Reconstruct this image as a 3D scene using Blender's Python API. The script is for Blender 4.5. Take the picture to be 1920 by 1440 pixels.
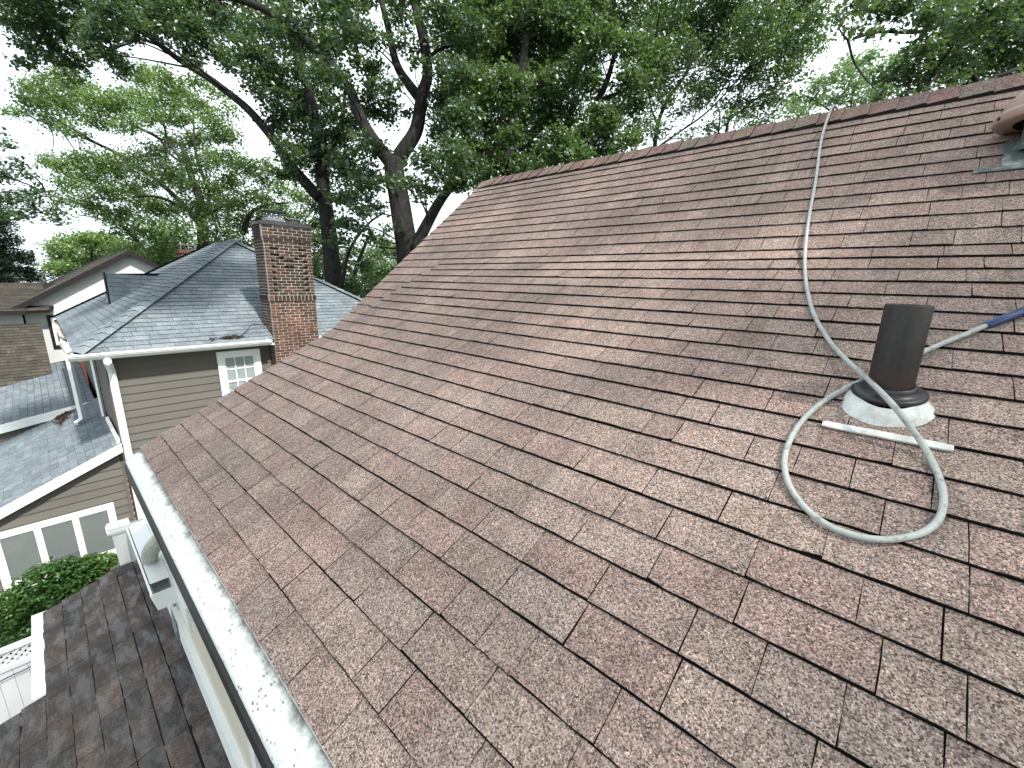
import bpy, math, random
import numpy as np
from mathutils import Vector, Matrix

for o in list(bpy.data.objects):
    bpy.data.objects.remove(o, do_unlink=True)
scene = bpy.context.scene
COL = scene.collection

# ---------------------------------------------------------------- camera
FW = np.array((0.721632, 0.650780, -0.236077))
RT = np.array((0.673440, -0.738927, 0.021588))
UP = np.array((0.160394, 0.174562, 0.971495))
CAM = np.array((0.0, 0.0, 7.2))
F = 792.9
cd = bpy.data.cameras.new('camera')
cd.sensor_width = 36.0
cd.lens = 36.0 * F / 1920.0
cd.clip_start = 0.02
cd.clip_end = 2000.0
cam = bpy.data.objects.new('camera', cd)
COL.objects.link(cam)
cam.matrix_world = Matrix(((RT[0], UP[0], -FW[0], CAM[0]), (RT[1], UP[1], -FW[1], CAM[1]),
                           (RT[2], UP[2], -FW[2], CAM[2]), (0, 0, 0, 1)))
scene.camera = cam

# ---------------------------------------------------------------- sky, sun, exposure
TO_SUN = Vector((0.03, -0.60, 0.80)).normalized()
world = bpy.data.worlds.new('World')
scene.world = world
world.use_nodes = True
wt = world.node_tree
wt.nodes.clear()
w_out = wt.nodes.new('ShaderNodeOutputWorld')
w_bg = wt.nodes.new('ShaderNodeBackground')
w_sky = wt.nodes.new('ShaderNodeTexSky')
w_sky.sky_type = 'NISHITA'
w_sky.sun_disc = False
w_sky.sun_elevation = math.asin(TO_SUN.z)
w_sky.sun_rotation = math.atan2(TO_SUN.x, TO_SUN.y)
w_sky.air_density = 1.0
w_sky.dust_density = 4.0
w_sky.ozone_density = 1.0
w_tc = wt.nodes.new('ShaderNodeTexCoord')
w_n = wt.nodes.new('ShaderNodeTexNoise')
w_n.inputs['Scale'].default_value = 2.2
w_n.inputs['Detail'].default_value = 6.0
w_r = wt.nodes.new('ShaderNodeMapRange')
w_r.inputs['From Min'].default_value = 0.35
w_r.inputs['From Max'].default_value = 0.62
w_r.inputs['To Min'].default_value = 0.68
w_r.inputs['To Max'].default_value = 0.95
w_m = wt.nodes.new('ShaderNodeMix')
w_m.data_type = 'RGBA'
w_m.inputs[7].default_value = (8.7, 9.6, 10.2, 1)      # thin bright cloud veil
wt.links.new(w_tc.outputs['Generated'], w_n.inputs['Vector'])
wt.links.new(w_n.outputs['Fac'], w_r.inputs['Value'])
wt.links.new(w_r.outputs['Result'], w_m.inputs['Factor'])
wt.links.new(w_sky.outputs['Color'], w_m.inputs[6])
wt.links.new(w_m.outputs[2], w_bg.inputs['Color'])
w_bg.inputs['Strength'].default_value = 0.094
wt.links.new(w_bg.outputs['Background'], w_out.inputs['Surface'])

sd = bpy.data.lights.new('sun', 'SUN')
sd.energy = 4.0
sd.angle = math.radians(3.0)
sd.color = (1.0, 0.965, 0.90)
sun = bpy.data.objects.new('sun', sd)
COL.objects.link(sun)
sun.rotation_euler = TO_SUN.to_track_quat('Z', 'Y').to_euler()
sun.location = (0, -20, 40)

scene.render.engine = 'CYCLES'
scene.view_settings.view_transform = 'Standard'
scene.view_settings.look = 'None'
scene.view_settings.gamma = 1.0
scene.view_settings.use_curve_mapping = False
scene.view_settings.exposure = 1.1

# ---------------------------------------------------------------- pixel -> place
def ray(px, py):
    return FW + RT * ((px - 960.0) / F) + UP * ((720.0 - py) / F)
def at(px, py, dep):
    return CAM + ray(px, py) * dep
def ony(px, py, y):
    d = ray(px, py); return CAM + d * (y / d[1])
def onx(px, py, x):
    d = ray(px, py); return CAM + d * (x / d[0])
def onz(px, py, z):
    d = ray(px, py); return CAM + d * ((z - CAM[2]) / d[2])
def onplane(px, py, o, n):
    d = ray(px, py); return CAM + d * (np.dot(np.array(o) - CAM, n) / np.dot(d, n))
def project(P):
    d = np.asarray(P, float) - CAM; z = d @ FW
    if z < 0.05: return None
    return (960 + F * (d @ RT) / z, 720 - F * (d @ UP) / z)

# ---------------------------------------------------------------- helpers
def V3(*a): return np.array(a, float)
def root_of(o):
    off = V3(0, 0, 0)
    while o is not None:
        off = off + np.array(o.location); o = o.parent
    return off

class Geo:
    def __init__(s):
        s.v = []; s.f = []; s.m = []; s.t = []; s.uv = []
    def face(s, idx, m=0, t=(1, 1, 1)):
        s.f.append(tuple(idx)); s.m.append(m); s.t.append(t)
    def vert(s, p, uv=(0, 0)):
        s.v.append((float(p[0]), float(p[1]), float(p[2]))); s.uv.append(uv); return len(s.v) - 1
    def poly(s, pts, m=0, t=(1, 1, 1)):
        s.face([s.vert(p) for p in pts], m, t)
    def box(s, lo, hi, m=0, t=(1, 1, 1)):
        a, b, c = lo; d, e, g = hi
        s.hexa([(a, b, c), (d, b, c), (d, e, c), (a, e, c), (a, b, g), (d, b, g), (d, e, g), (a, e, g)], m, t)
    def hexa(s, p, m=0, t=(1, 1, 1)):
        i = [s.vert(q) for q in p]
        for q in ((0, 3, 2, 1), (4, 5, 6, 7), (0, 1, 5, 4), (1, 2, 6, 5), (2, 3, 7, 6), (3, 0, 4, 7)):
            s.face([i[k] for k in q], m, t)
    def prism(s, prof, a, b, m=0, t=(1, 1, 1), caps=True):
        """prof: list of 3d points at a; extruded by vector b"""
        n = len(prof); a0 = [s.vert(V3(*q) + a) for q in prof]; b0 = [s.vert(V3(*q) + a + b) for q in prof]
        for k in range(n):
            j = (k + 1) % n; s.face((a0[k], a0[j], b0[j], b0[k]), m, t)
        if caps:
            s.face(a0[::-1], m, t); s.face(b0, m, t)
    def slab(s, pts, n, th, m=0, t=(1, 1, 1)):
        pts = [V3(*p) for p in pts]; n = V3(*n)
        a0 = [s.vert(p) for p in pts]; b0 = [s.vert(p - n * th) for p in pts]; k = len(pts)
        s.face(a0, m, t); s.face(b0[::-1], m, t)
        for i in range(k):
            j = (i + 1) % k; s.face((a0[i], b0[i], b0[j], a0[j]), m, t)
    def tube(s, pts, rad, seg=8, m=0, t=(1, 1, 1), caps=True):
        pts = [V3(*p) for p in pts]; n = len(pts)
        if not hasattr(rad, '__len__'): rad = [rad] * n
        up = V3(0, 0, 1.0); rings = []; nrm = None
        for i in range(n):
            d = pts[min(i + 1, n - 1)] - pts[max(i - 1, 0)]; d = d / (np.linalg.norm(d) + 1e-9)
            if nrm is None:
                h = V3(1, 0, 0) if abs(d[2]) > .9 else up
                nrm = np.cross(d, h)
            nrm = nrm - d * (nrm @ d); nrm = nrm / (np.linalg.norm(nrm) + 1e-9); b = np.cross(d, nrm)
            rings.append([s.vert(pts[i] + rad[i] * (math.cos(2 * math.pi * k / seg) * nrm + math.sin(2 * math.pi * k / seg) * b),
                                 (k / seg, i * 0.1)) for k in range(seg)])
        for i in range(n - 1):
            for k in range(seg):
                j = (k + 1) % seg
                s.face((rings[i][k], rings[i][j], rings[i + 1][j], rings[i + 1][k]), m, t)
        if caps:
            s.face(rings[0][::-1], m, t); s.face(rings[-1], m, t)
    def lathe(s, c, prof, seg=32, m=0, axis=(0, 0, 1), t=(1, 1, 1)):
        ax = V3(*axis); ax = ax / np.linalg.norm(ax); h = V3(1, 0, 0) if abs(ax[2]) > .5 else V3(0, 0, 1)
        p = np.cross(ax, h); p /= np.linalg.norm(p); q = np.cross(ax, p); c = V3(*c)
        rings = [[s.vert(c + ax * z + r * (math.cos(2 * math.pi * k / seg) * p + math.sin(2 * math.pi * k / seg) * q)) for k in range(seg)] for r, z in prof]
        for i in range(len(prof) - 1):
            for k in range(seg):
                j = (k + 1) % seg
                s.face((rings[i][k], rings[i][j], rings[i + 1][j], rings[i + 1][k]), m, t)
    def add(s, o):
        b = len(s.v); s.v += o.v; s.uv += o.uv
        s.f += [tuple(i + b for i in q) for q in o.f]; s.m += o.m; s.t += o.t
    def build(s, name, mats, parent=None, smooth=False):
        off = root_of(parent)
        me = bpy.data.meshes.new(name)
        vv = np.array(s.v) - off
        me.from_pydata(vv.tolist(), [], s.f)
        if not isinstance(mats, (list, tuple)): mats = [mats]
        for x in mats: me.materials.append(x)
        me.polygons.foreach_set('material_index', s.m)
        a = me.attributes.new('tint', 'FLOAT_COLOR', 'FACE')
        a.data.foreach_set('color', [c for q in s.t for c in (q[0], q[1], q[2], 1.0)])
        a = me.attributes.new('muv', 'FLOAT_VECTOR', 'POINT')
        a.data.foreach_set('vector', [c for q in s.uv for c in (q[0], q[1], 0.0)])
        if smooth: me.polygons.foreach_set('use_smooth', [True] * len(me.polygons))
        me.update()
        o = bpy.data.objects.new(name, me); COL.objects.link(o)
        if parent is not None: o.parent = parent
        return o

def tag(o, label=None, cat=None, group=None, kind=None):
    if label: o['label'] = label
    if cat: o['category'] = cat
    if group: o['group'] = group
    if kind: o['kind'] = kind
    return o
def thing(name, loc, label, cat, group=None):
    o = bpy.data.objects.new(name, None); COL.objects.link(o); o.location = tuple(float(c) for c in loc)
    o.empty_display_size = 0.2
    return tag(o, label, cat, group)
def holder(name, parent):
    o = bpy.data.objects.new(name, None); COL.objects.link(o); o.parent = parent; o.empty_display_size = .1
    return o

def catmull(pts, n=8):
    P = [V3(*p) for p in pts]; P = [2 * P[0] - P[1]] + P + [2 * P[-1] - P[-2]]; out = []
    for i in range(1, len(P) - 2):
        for k_ in range(n):
            t = k_ / n
            out.append(.5 * ((2 * P[i]) + (-P[i - 1] + P[i + 1]) * t + (2 * P[i - 1] - 5 * P[i] + 4 * P[i + 1] - P[i + 2]) * t * t + (-P[i - 1] + 3 * P[i] - 3 * P[i + 1] + P[i + 2]) * t ** 3))
    out.append(P[-2]); return out

# ---------------------------------------------------------------- materials
class Nt:
    def __init__(s, name):
        s.mat = bpy.data.materials.new(name); s.mat.use_nodes = True; s.t = s.mat.node_tree
        s.b = s.t.nodes['Principled BSDF']; s.out = s.t.nodes['Material Output']
    def n(s, typ, **k):
        o = s.t.nodes.new('ShaderNode' + typ)
        for a, b in k.items(): setattr(o, a, b)
        return o
    def l(s, a, b): s.t.links.new(a, b)
    def val(s, sock, v):
        if hasattr(v, 'node'): s.l(v, sock)
        else: sock.default_value = v
    def coord(s, kind='Object'):
        return s.n('TexCoord').outputs[kind]
    def attr(s, name, out='Color'):
        return s.n('Attribute', attribute_name=name).outputs[out]
    def noise(s, vec, scale, detail=3, rough=.5, dist=0.0):
        o = s.n('TexNoise'); s.l(vec, o.inputs['Vector']); o.inputs['Scale'].default_value = scale
        o.inputs['Detail'].default_value = detail; o.inputs['Roughness'].default_value = rough
        o.inputs['Distortion'].default_value = dist
        return o.outputs['Fac']
    def voro(s, vec, scale, feature='F1'):
        o = s.n('TexVoronoi', feature=feature); s.l(vec, o.inputs['Vector']); o.inputs['Scale'].default_value = scale
        return o
    def rng(s, v, a, b, c, d):
        o = s.n('MapRange'); s.l(v, o.inputs['Value'])
        for k, x in zip(('From Min', 'From Max', 'To Min', 'To Max'), (a, b, c, d)): o.inputs[k].default_value = x
        return o.outputs['Result']
    def mix(s, fac, a, b, mode='MIX'):
        o = s.n('Mix', data_type='RGBA', blend_type=mode)
        s.val(o.inputs['Factor'], fac)
        for sock, v in ((o.inputs[6], a), (o.inputs[7], b)):
            if hasattr(v, 'node'): s.l(v, sock)
            else: sock.default_value = (*v, 1) if len(v) == 3 else v
        return o.outputs[2]
    def math(s, op, a, b=0.0):
        o = s.n('Math', operation=op); s.val(o.inputs[0], a); s.val(o.inputs[1], b); return o.outputs[0]
    def grey(s, v):
        o = s.n('CombineColor')
        for k in range(3): s.l(v, o.inputs[k])
        return o.outputs[0]
    def scale(s, vec, xyz):
        o = s.n('Mapping'); s.l(vec, o.inputs['Vector']); o.inputs['Scale'].default_value = xyz; return o.outputs['Vector']
    def bump(s, h, strength=.3, dist=.01):
        o = s.n('Bump'); s.l(h, o.inputs['Height']); o.inputs['Strength'].default_value = strength
        o.inputs['Distance'].default_value = dist; s.l(o.outputs['Normal'], s.b.inputs['Normal'])
    def base(s, c): s.val(s.b.inputs['Base Color'], c if hasattr(c, 'node') else (*c, 1))
    def rough(s, r): s.val(s.b.inputs['Roughness'], r)
    def spec(s, r): s.val(s.b.inputs['Specular IOR Level'], r)
    def metal(s, r): s.b.inputs['Metallic'].default_value = r

def m_shingle(name, gran=290., contrast=1.0, wet=False, streak=0.0):
    k = Nt(name); uv = k.attr('muv', 'Vector'); tint = k.attr('tint')
    g = k.voro(uv, gran); sep = k.n('SeparateColor'); k.l(g.outputs['Color'], sep.inputs[0])
    gv = k.rng(sep.outputs[0], 0.0, 1.0, 1.0 - .80 * contrast, 1.0 + .66 * contrast)
    bright = k.math('MULTIPLY', k.math('GREATER_THAN', sep.outputs[1], .90), .85 * contrast)
    gv = k.math('ADD', gv, bright)
    blot = k.rng(k.noise(uv, 7, 4, .6), .3, .7, .84, 1.14)
    fine = k.rng(k.noise(uv, 55, 3, .6), .3, .7, .88, 1.12)
    v = k.math('MULTIPLY', k.math('MULTIPLY', gv, blot), fine)
    col = k.mix(1.0, tint, k.grey(v), 'MULTIPLY')
    # slightly warm / cool granules
    col = k.mix(k.math('MULTIPLY', sep.outputs[2], .8), col, k.mix(1.0, col, (1.38, 1.20, 1.06), 'MULTIPLY'))
    # fine surface cracks where the asphalt has dried out
    wob = k.n('VectorMath', operation='ADD')
    nz = k.n('TexNoise'); k.l(uv, nz.inputs['Vector']); nz.inputs['Scale'].default_value = 30
    sc = k.n('VectorMath', operation='SCALE'); k.l(nz.outputs['Color'], sc.inputs[0]); sc.inputs['Scale'].default_value = .03
    k.l(uv, wob.inputs[0]); k.l(sc.outputs[0], wob.inputs[1])
    ed = k.voro(wob.outputs[0], 16, 'DISTANCE_TO_EDGE').outputs['Distance']
    crack = k.math('MULTIPLY', k.math('LESS_THAN', ed, .022), k.rng(k.noise(uv, 5, 3), .52, .64, 0, .40))
    col = k.mix(crack, col, (.022, .020, .019))
    # patches where granules have worn off down to black asphalt
    worn = k.rng(k.noise(uv, 17, 4, .65), .735, .75, 0, .7)
    col = k.mix(worn, col, (.05, .05, .052))
    # faint water streaks running down the slope
    run = k.rng(k.noise(k.scale(uv, (9, .8, 1)), 1.6, 4, .6), .52, .72, 0, .30)
    col = k.mix(run, col, (.070, .060, .055))
    if streak:
        st = k.rng(k.noise(k.scale(uv, (2.5, .6, 1)), 2.2, 4, .6), .45, .7, 0, streak)
        col = k.mix(st, col, (.020, .019, .018))
    k.base(col)
    if wet:
        w = k.rng(k.noise(k.scale(uv, (2.0, 5.0, 1)), 2.6, 4, .65), .46, .60, .93, .24)
        k.rough(w); k.spec(.5)
    else:
        k.rough(.92); k.spec(.25)
    h = k.math('ADD', k.math('MULTIPLY', sep.outputs[0], .5), k.math('MULTIPLY', k.noise(uv, 90, 2), 1.0))
    k.bump(h, .55, .003)
    return k.mat
def m_plain(name, col, rough=.6, spec=.4, var=.15, vs=3., bump=0.0, bs=60., metal=0.0, dirt=None, dscale=4., damt=.4):
    k = Nt(name); c = k.coord()
    n = k.noise(c, vs, 5, .6)
    cc = k.mix(n, tuple(x * (1 - var) for x in col), tuple(min(1, x * (1 + var)) for x in col))
    if dirt:
        cc = k.mix(k.rng(k.noise(c, dscale, 6, .7), .48, .72, 0, damt), cc, dirt)
    k.base(cc); k.rough(rough); k.spec(spec); k.metal(metal)
    if bump: k.bump(k.noise(c, bs, 3), bump, .004)
    return k.mat
def m_tint(name, rough=.85, bump=.4, bs=70., var=.35, spec=.3, soot=0.0):
    k = Nt(name); c = k.coord(); n = k.noise(c, 40, 4, .65)
    cc = k.mix(1.0, k.attr('tint'), k.grey(k.rng(n, .25, .75, 1 - var, 1 + var)), 'MULTIPLY')
    if soot: cc = k.mix(k.rng(k.noise(k.scale(c, (1, 1, .5)), 3.2, 5, .65), .40, .66, 0, soot), cc, (.02, .018, .016))
    k.base(cc); k.rough(rough); k.spec(spec); k.bump(k.noise(c, bs, 3), bump, .004)
    return k.mat
def m_siding(name, col, var=.1):
    k = Nt(name); c = k.coord()
    grain = k.noise(k.scale(c, (3, 3, 90)), 6, 4, .6)
    cc = k.mix(grain, tuple(x * (1 - var) for x in col), tuple(x * (1 + var) for x in col))
    cc = k.mix(k.rng(k.noise(c, 1.5, 5, .6), .45, .75, 0, .25), cc, tuple(x * .6 for x in col))
    r = k.n('ObjectInfo').outputs['Random']
    cc = k.mix(1.0, cc, k.grey(k.rng(r, 0, 1, .94, 1.06)), 'MULTIPLY')
    k.base(cc); k.rough(.7); k.spec(.3); k.bump(grain, .25, .003)
    return k.mat
def m_leaf(name, dark, light, yellow, trans=.35):
    k = Nt(name); g = k.n('NewGeometry').outputs['Random Per Island']
    c = k.coord(); big = k.noise(c, .55, 3)
    col = k.mix(g, dark, light)
    col = k.mix(k.rng(big, .45, .7, 0, .55), col, yellow)
    d = k.n('BsdfDiffuse'); t = k.n('BsdfTranslucent'); gl = k.n('BsdfGlossy')
    gl.inputs['Roughness'].default_value = .38
    k.l(col, d.inputs['Color'])
    tc = k.mix(.5, col, (.16, .26, .03)); k.l(tc, t.inputs['Color'])
    m1 = k.n('MixShader'); m1.inputs[0].default_value = trans; k.l(d.outputs[0], m1.inputs[1]); k.l(t.outputs[0], m1.inputs[2])
    m2 = k.n('MixShader'); m2.inputs[0].default_value = .05; k.l(m1.outputs[0], m2.inputs[1]); k.l(gl.outputs[0], m2.inputs[2])
    k.l(m2.outputs[0], k.out.inputs['Surface'])
    return k.mat
def m_bark(name, col):
    k = Nt(name); c = k.coord()
    n = k.noise(k.scale(c, (1, 1, .22)), 9, 6, .7, .6)
    cc = k.mix(k.rng(n, .3, .7, 0, 1), tuple(x * .35 for x in col), tuple(x * 1.35 for x in col))
    cc = k.mix(k.rng(k.noise(c, 1.3, 4), .55, .75, 0, .5), cc, (.030, .036, .026))
    k.base(cc); k.rough(.95); k.spec(.15); k.bump(n, .9, .06)
    return k.mat

M = {}
M['shingle'] = m_shingle('weathered_shingle')
M['shingle_low'] = m_shingle('wet_shingle', wet=True, streak=.75)
M['shingle_grey'] = m_shingle('grey_shingle', gran=120, contrast=.55)
M['shingle_old'] = m_shingle('old_brown_shingle', gran=100, contrast=.6, streak=.55)
M['butt'] = m_plain('asphalt_edge', (.016, .014, .013), .95, .15, .4, 60)
M['felt'] = m_plain('roof_underlay', (.012, .011, .011), .95, .1)
M['butt_grey'] = m_plain('grey_asphalt_edge', (.018, .021, .024), .95, .15, .4, 60)
M['white'] = m_plain('white_paint', (.76, .78, .77), .45, .45, .04, 2., dirt=(.45, .46, .42), dscale=3, damt=.25)
M['offwhite'] = m_plain('stained_white_metal', (.46, .46, .41), .5, .4, .2, 12., dirt=(.12, .12, .10), dscale=14, damt=.6)
M['black'] = m_plain('near_black', (.012, .012, .013), .5, .4)
M['siding'] = m_siding('taupe_siding', (.112, .103, .090))
M['siding_corner'] = m_siding('taupe_trim', (.110, .096, .080))
M['cream'] = m_siding('cream_vinyl', (.50, .46, .38), .06)
M['stucco'] = m_plain('white_stucco', (.50, .52, .51), .9, .2, .07, 1.5, bump=.8, bs=9, dirt=(.36, .38, .37), dscale=.8, damt=.4)
M['brown_trim'] = m_plain('dark_brown_trim', (.010, .007, .007), .6, .3)
M['mortar'] = m_plain('mortar', (.42, .38, .32), .95, .1, .3, 8, bump=.6, bs=80, dirt=(.06, .055, .05), dscale=2.2, damt=.7)
M['brick'] = m_tint('brick_face', soot=.85)
M['brickwall'] = m_plain('red_brick_far', (.10, .048, .038), .9, .2, .4, 12)
M['concrete'] = m_plain('chimney_crown', (.028, .030, .032), .9, .2, .5, 6, bump=.8, bs=30)
M['galv'] = m_plain('galvanised_metal', (.20, .21, .21), .5, .5, .25, 9, metal=.6, dirt=(.10, .08, .06), dscale=8, damt=.6)
M['bark'] = m_bark('oak_bark', (.024, .023, .021))
M['bark2'] = m_bark('grey_bark', (.040, .038, .034))
M['leaf_dark'] = m_leaf('oak_leaf_dark', (.022, .052, .030), (.056, .112, .056), (.082, .132, .048))  # oak leaf tones brightened and greyed in place of haze
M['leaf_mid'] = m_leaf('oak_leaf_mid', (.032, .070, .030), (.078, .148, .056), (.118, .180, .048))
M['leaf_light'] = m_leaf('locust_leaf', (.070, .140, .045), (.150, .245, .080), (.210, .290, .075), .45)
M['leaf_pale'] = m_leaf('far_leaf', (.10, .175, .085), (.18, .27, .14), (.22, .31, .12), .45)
M['needle'] = m_leaf('spruce_needle', (.012, .030, .018), (.030, .060, .032), (.040, .070, .030), .1)
M['shrub'] = m_leaf('shrub_leaf', (.016, .048, .012), (.045, .115, .020), (.110, .200, .030), .3)

# white gutter hood: lichen specks and grime towards the shingle edge
k = Nt('gutter_hood_paint'); uv = k.attr('muv', 'Vector'); c = k.coord()
spk = k.voro(k.scale(uv, (1.0, 1.8, 1)), 62); spr = k.n('SeparateColor'); k.l(spk.outputs['Color'], spr.inputs[0])
sp = k.math('LESS_THAN', spk.outputs['Distance'], k.math('MULTIPLY', k.math('POWER', spr.outputs[0], 2.5), .48))
zone = k.rng(k.noise(uv, 3.2, 4, .6), .36, .50, 0, 1)
spm = k.math('MULTIPLY', k.math('MULTIPLY', sp, zone), k.math('GREATER_THAN', k.noise(uv, 22, 2), .44))
sepv = k.n('SeparateXYZ'); k.l(uv, sepv.inputs[0])
ey = k.math('ADD', sepv.outputs[1], k.math('MULTIPLY', k.math('SUBTRACT', k.noise(uv, 12, 6, .75), .5), .11))
edge = k.rng(ey, .046, .078, 0, 1)
cc = k.mix(k.rng(k.noise(k.scale(uv, (.6, 3, 1)), 7, 5, .65), .38, .75, 0, .75), (.76, .775, .755), (.55, .58, .56))
cc = k.mix(k.math('MULTIPLY', edge, .9), cc, (.085, .080, .055))
cc = k.mix(k.math('MULTIPLY', spm, .85), cc, (.13, .145, .14))
cc = k.mix(k.rng(k.noise(uv, 95, 4, .75), .57, .66, 0, .6), cc, (.24, .265, .255))
k.base(cc); k.rough(.55); k.spec(.4); k.bump(k.noise(uv, 60, 4), .15, .003)
M['hood'] = k.mat
# rust-stained gutter
k = Nt('rusty_white_gutter'); c = k.coord()
cc = k.mix(k.rng(k.noise(k.scale(c, (1, 2.2, 1)), 2.4, 4, .5), .50, .54, 0, 1), (.74, .75, .74), (.28, .12, .06))
k.base(cc); k.rough(.6); M['rusty'] = k.mat
# vent pipe: weathered dark pipe with a rusty lower band
k = Nt('weathered_pipe'); c = k.coord(); sp3 = k.n('SeparateXYZ'); k.l(c, sp3.inputs[0])
cc = k.mix(k.rng(k.noise(k.scale(c, (1, 1, .16)), 34, 6, .75), .3, .72, 0, 1), (.008, .008, .008), (.032, .028, .026))
band = k.math('MULTIPLY', k.rng(sp3.outputs[2], .16, .09, 0, 1), k.rng(k.noise(c, 14, 4, .7), .35, .6, .3, 1))
cc = k.mix(band, cc, (.040, .020, .014))
cc = k.mix(k.rng(k.noise(c, 90, 3, .7), .66, .72, 0, .35), cc, (.16, .15, .14))
k.base(cc); k.rough(.55); k.spec(.35); k.bump(k.noise(c, 70, 4), .35, .004); M['pipe'] = k.mat
M['rubber'] = m_plain('rubber_collar', (.014, .015, .018), .42, .5)
k = Nt('white_flashing'); c = k.coord()
cc = k.mix(k.rng(k.noise(c, 16, 5, .7), .42, .66, 0, .8), (.66, .68, .66), (.36, .35, .30))
cc = k.mix(k.rng(k.noise(c, 45, 4, .7), .64, .70, 0, .8), cc, (.08, .07, .05))
k.base(cc); k.rough(.5); k.bump(k.noise(c, 25, 4), .35, .006); M['flash'] = k.mat
k = Nt('grey_rod'); uv = k.attr('muv', 'Vector'); c = k.coord()
cc = k.mix(k.noise(k.scale(uv, (6, 1.5, 1)), 6, 4, .6), (.27, .29, .275), (.50, .52, .50))
cc = k.mix(k.rng(k.noise(c, 40, 4, .7), .52, .66, 0, .65), cc, (.15, .145, .13))
k.base(cc); k.rough(.5); k.spec(.35); M['rod'] = k.mat
M['blue'] = m_plain('blue_grip', (.018, .045, .13), .3, .5, .3, 20)
M['steel'] = m_plain('rod_steel', (.45, .46, .47), .35, .5, .2, 20, metal=.8)
M['copper_brown'] = m_plain('brown_vent_paint', (.36, .245, .205), .45, .4, .1, 4, dirt=(.20, .12, .09), dscale=9, damt=.5, bump=.08, bs=90)
M['oldmetal'] = m_plain('stained_metal', (.10, .13, .13), .6, .4, .5, 10, dirt=(.5, .52, .52), dscale=12, damt=.9)
M['blind'] = None
k = Nt('window_blind'); c = k.coord(); w = k.n('TexWave', bands_direction='Z'); k.l(c, w.inputs['Vector']); w.inputs['Scale'].default_value = 11
k.base(k.mix(k.rng(w.outputs['Fac'], .2, .6, 0, 1), (.060, .070, .068), (.105, .118, .115))); k.rough(.7); M['blind'] = k.mat
k = Nt('window_glass'); k.base((.88, .93, .93)); k.rough(.05); k.b.inputs['Transmission Weight'].default_value = .92
k.b.inputs['IOR'].default_value = 1.45; M['glass'] = k.mat
M['blind_pale'] = m_plain('pale_blind', (.42, .47, .48), .7, .3, .05)
M['dark'] = m_plain('dark_interior', (.010, .012, .013), .9, .1)  # flat sheets of this stand for the unlit rooms behind the glass
M['vinyl'] = m_plain('white_vinyl', (.78, .79, .82), .4, .4, .03)
M['wire'] = m_plain('purple_wire', (.030, .018, .070), .5, .3)
M['litter'] = m_plain('leaf_litter', (.050, .034, .026), .95, .1, .6, 25, bump=1.0, bs=40)
k = Nt('lawn'); c = k.coord()
cc = k.mix(k.noise(c, .4, 6, .7), (.030, .050, .018), (.075, .095, .035))
cc = k.mix(k.rng(k.noise(c, 1.2, 6, .7), .5, .65, 0, .8), cc, (.045, .035, .025))
k.base(cc); k.rough(.95); k.bump(k.noise(c, 20, 6), .8, .05); M['ground'] = k.mat

# ---------------------------------------------------------------- ground
g = Geo(); g.poly([(-400, -400, 0), (400, -400, 0), (400, 400, 0), (-400, 400, 0)])
tag(g.build('ground', M['ground']), kind='structure')

# ---------------------------------------------------------------- shingle field
def shingle(O, U, V, N, u0, u1, v0, e, th, tints, rng, nu=4, over=.004, rag=.0016):
    """one tab: butt at v0, running up the slope; thick at the butt and thin under the next course"""
    s = Geo(); top = v0 + e + over; vs = (v0, v0 + e * .5, top)  # negative over bares the black deck as a stand-in for butt shadow
    lift0 = th * rng.uniform(.88, 1.16); clip = rng.random()
    rows = []
    for j, v in enumerate(vs):
        row = []
        for i in range(nu + 1):
            a = i / nu; u = u0 + (u1 - u0) * a; vv = v; h = lift0 * (1 - j / 2) ** 1.0 + .0022
            if j == 0:
                vv += rng.uniform(-rag, rag); h += rng.uniform(-.0010, .0014)
                if i == 0 and clip < .03: vv += rng.uniform(.003, .009)
                if i == nu and clip > .97: vv += rng.uniform(.003, .009)
            if i in (0, nu): u += rng.uniform(-.0012, .0012)
            row.append(s.vert(O + U * u + V * vv + N * h, (u, vv)))
        rows.append(row)
    bot = []
    for i in range(nu + 1):
        p = V3(*s.v[rows[0][i]]); bot.append(s.vert(p - N * (lift0 * .92) + V * .0015, s.uv[rows[0][i]]))
    sp = rng.randint(1, nu)
    for j in range(2):
        for i in range(nu):
            s.face((rows[j][i], rows[j][i + 1], rows[j + 1][i + 1], rows[j + 1][i]), 0, tints[0] if i < sp else tints[1])
    for i in range(nu):
        s.face((bot[i], bot[i + 1], rows[0][i + 1], rows[0][i]), 1)
    s.face((bot[0], rows[0][0], rows[1][0], rows[2][0]), 1)
    s.face((rows[0][nu], bot[nu], rows[2][nu], rows[1][nu]), 1)
    return s

def pal_brown(rng, v=0.0):
    base = rng.choice([(.232, .182, .166), (.236, .182, .168), (.222, .182, .170), (.250, .200, .174), (.230, .170, .158),
                       (.252, .206, .178), (.236, .160, .150), (.212, .178, .168), (.246, .170, .156), (.224, .172, .160)])
    k_ = rng.uniform(.86, 1.04)
    return tuple((c * .40 + m_ * .60) * k_ for c, m_ in zip(base, (.228, .183, .163)))
def pal_low(rng, v=0.0):
    base = rng.choice([(.044, .038, .035), (.052, .042, .037), (.034, .031, .030), (.058, .045, .038)])
    k_ = rng.uniform(.8, 1.2); return tuple(c * k_ for c in base)
def pal_grey(rng, v=0.0):
    base = rng.choice([(.104, .134, .158), (.112, .142, .166), (.095, .122, .146), (.122, .152, .174), (.102, .128, .150)])
    k_ = rng.uniform(.9, 1.1); return tuple(c * k_ for c in base)
def pal_old(rng, v=0.0):
    base = rng.choice([(.042, .040, .033), (.052, .048, .039), (.035, .033, .029)])
    k_ = rng.uniform(.85, 1.15); return tuple(c * k_ for c in base)

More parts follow.
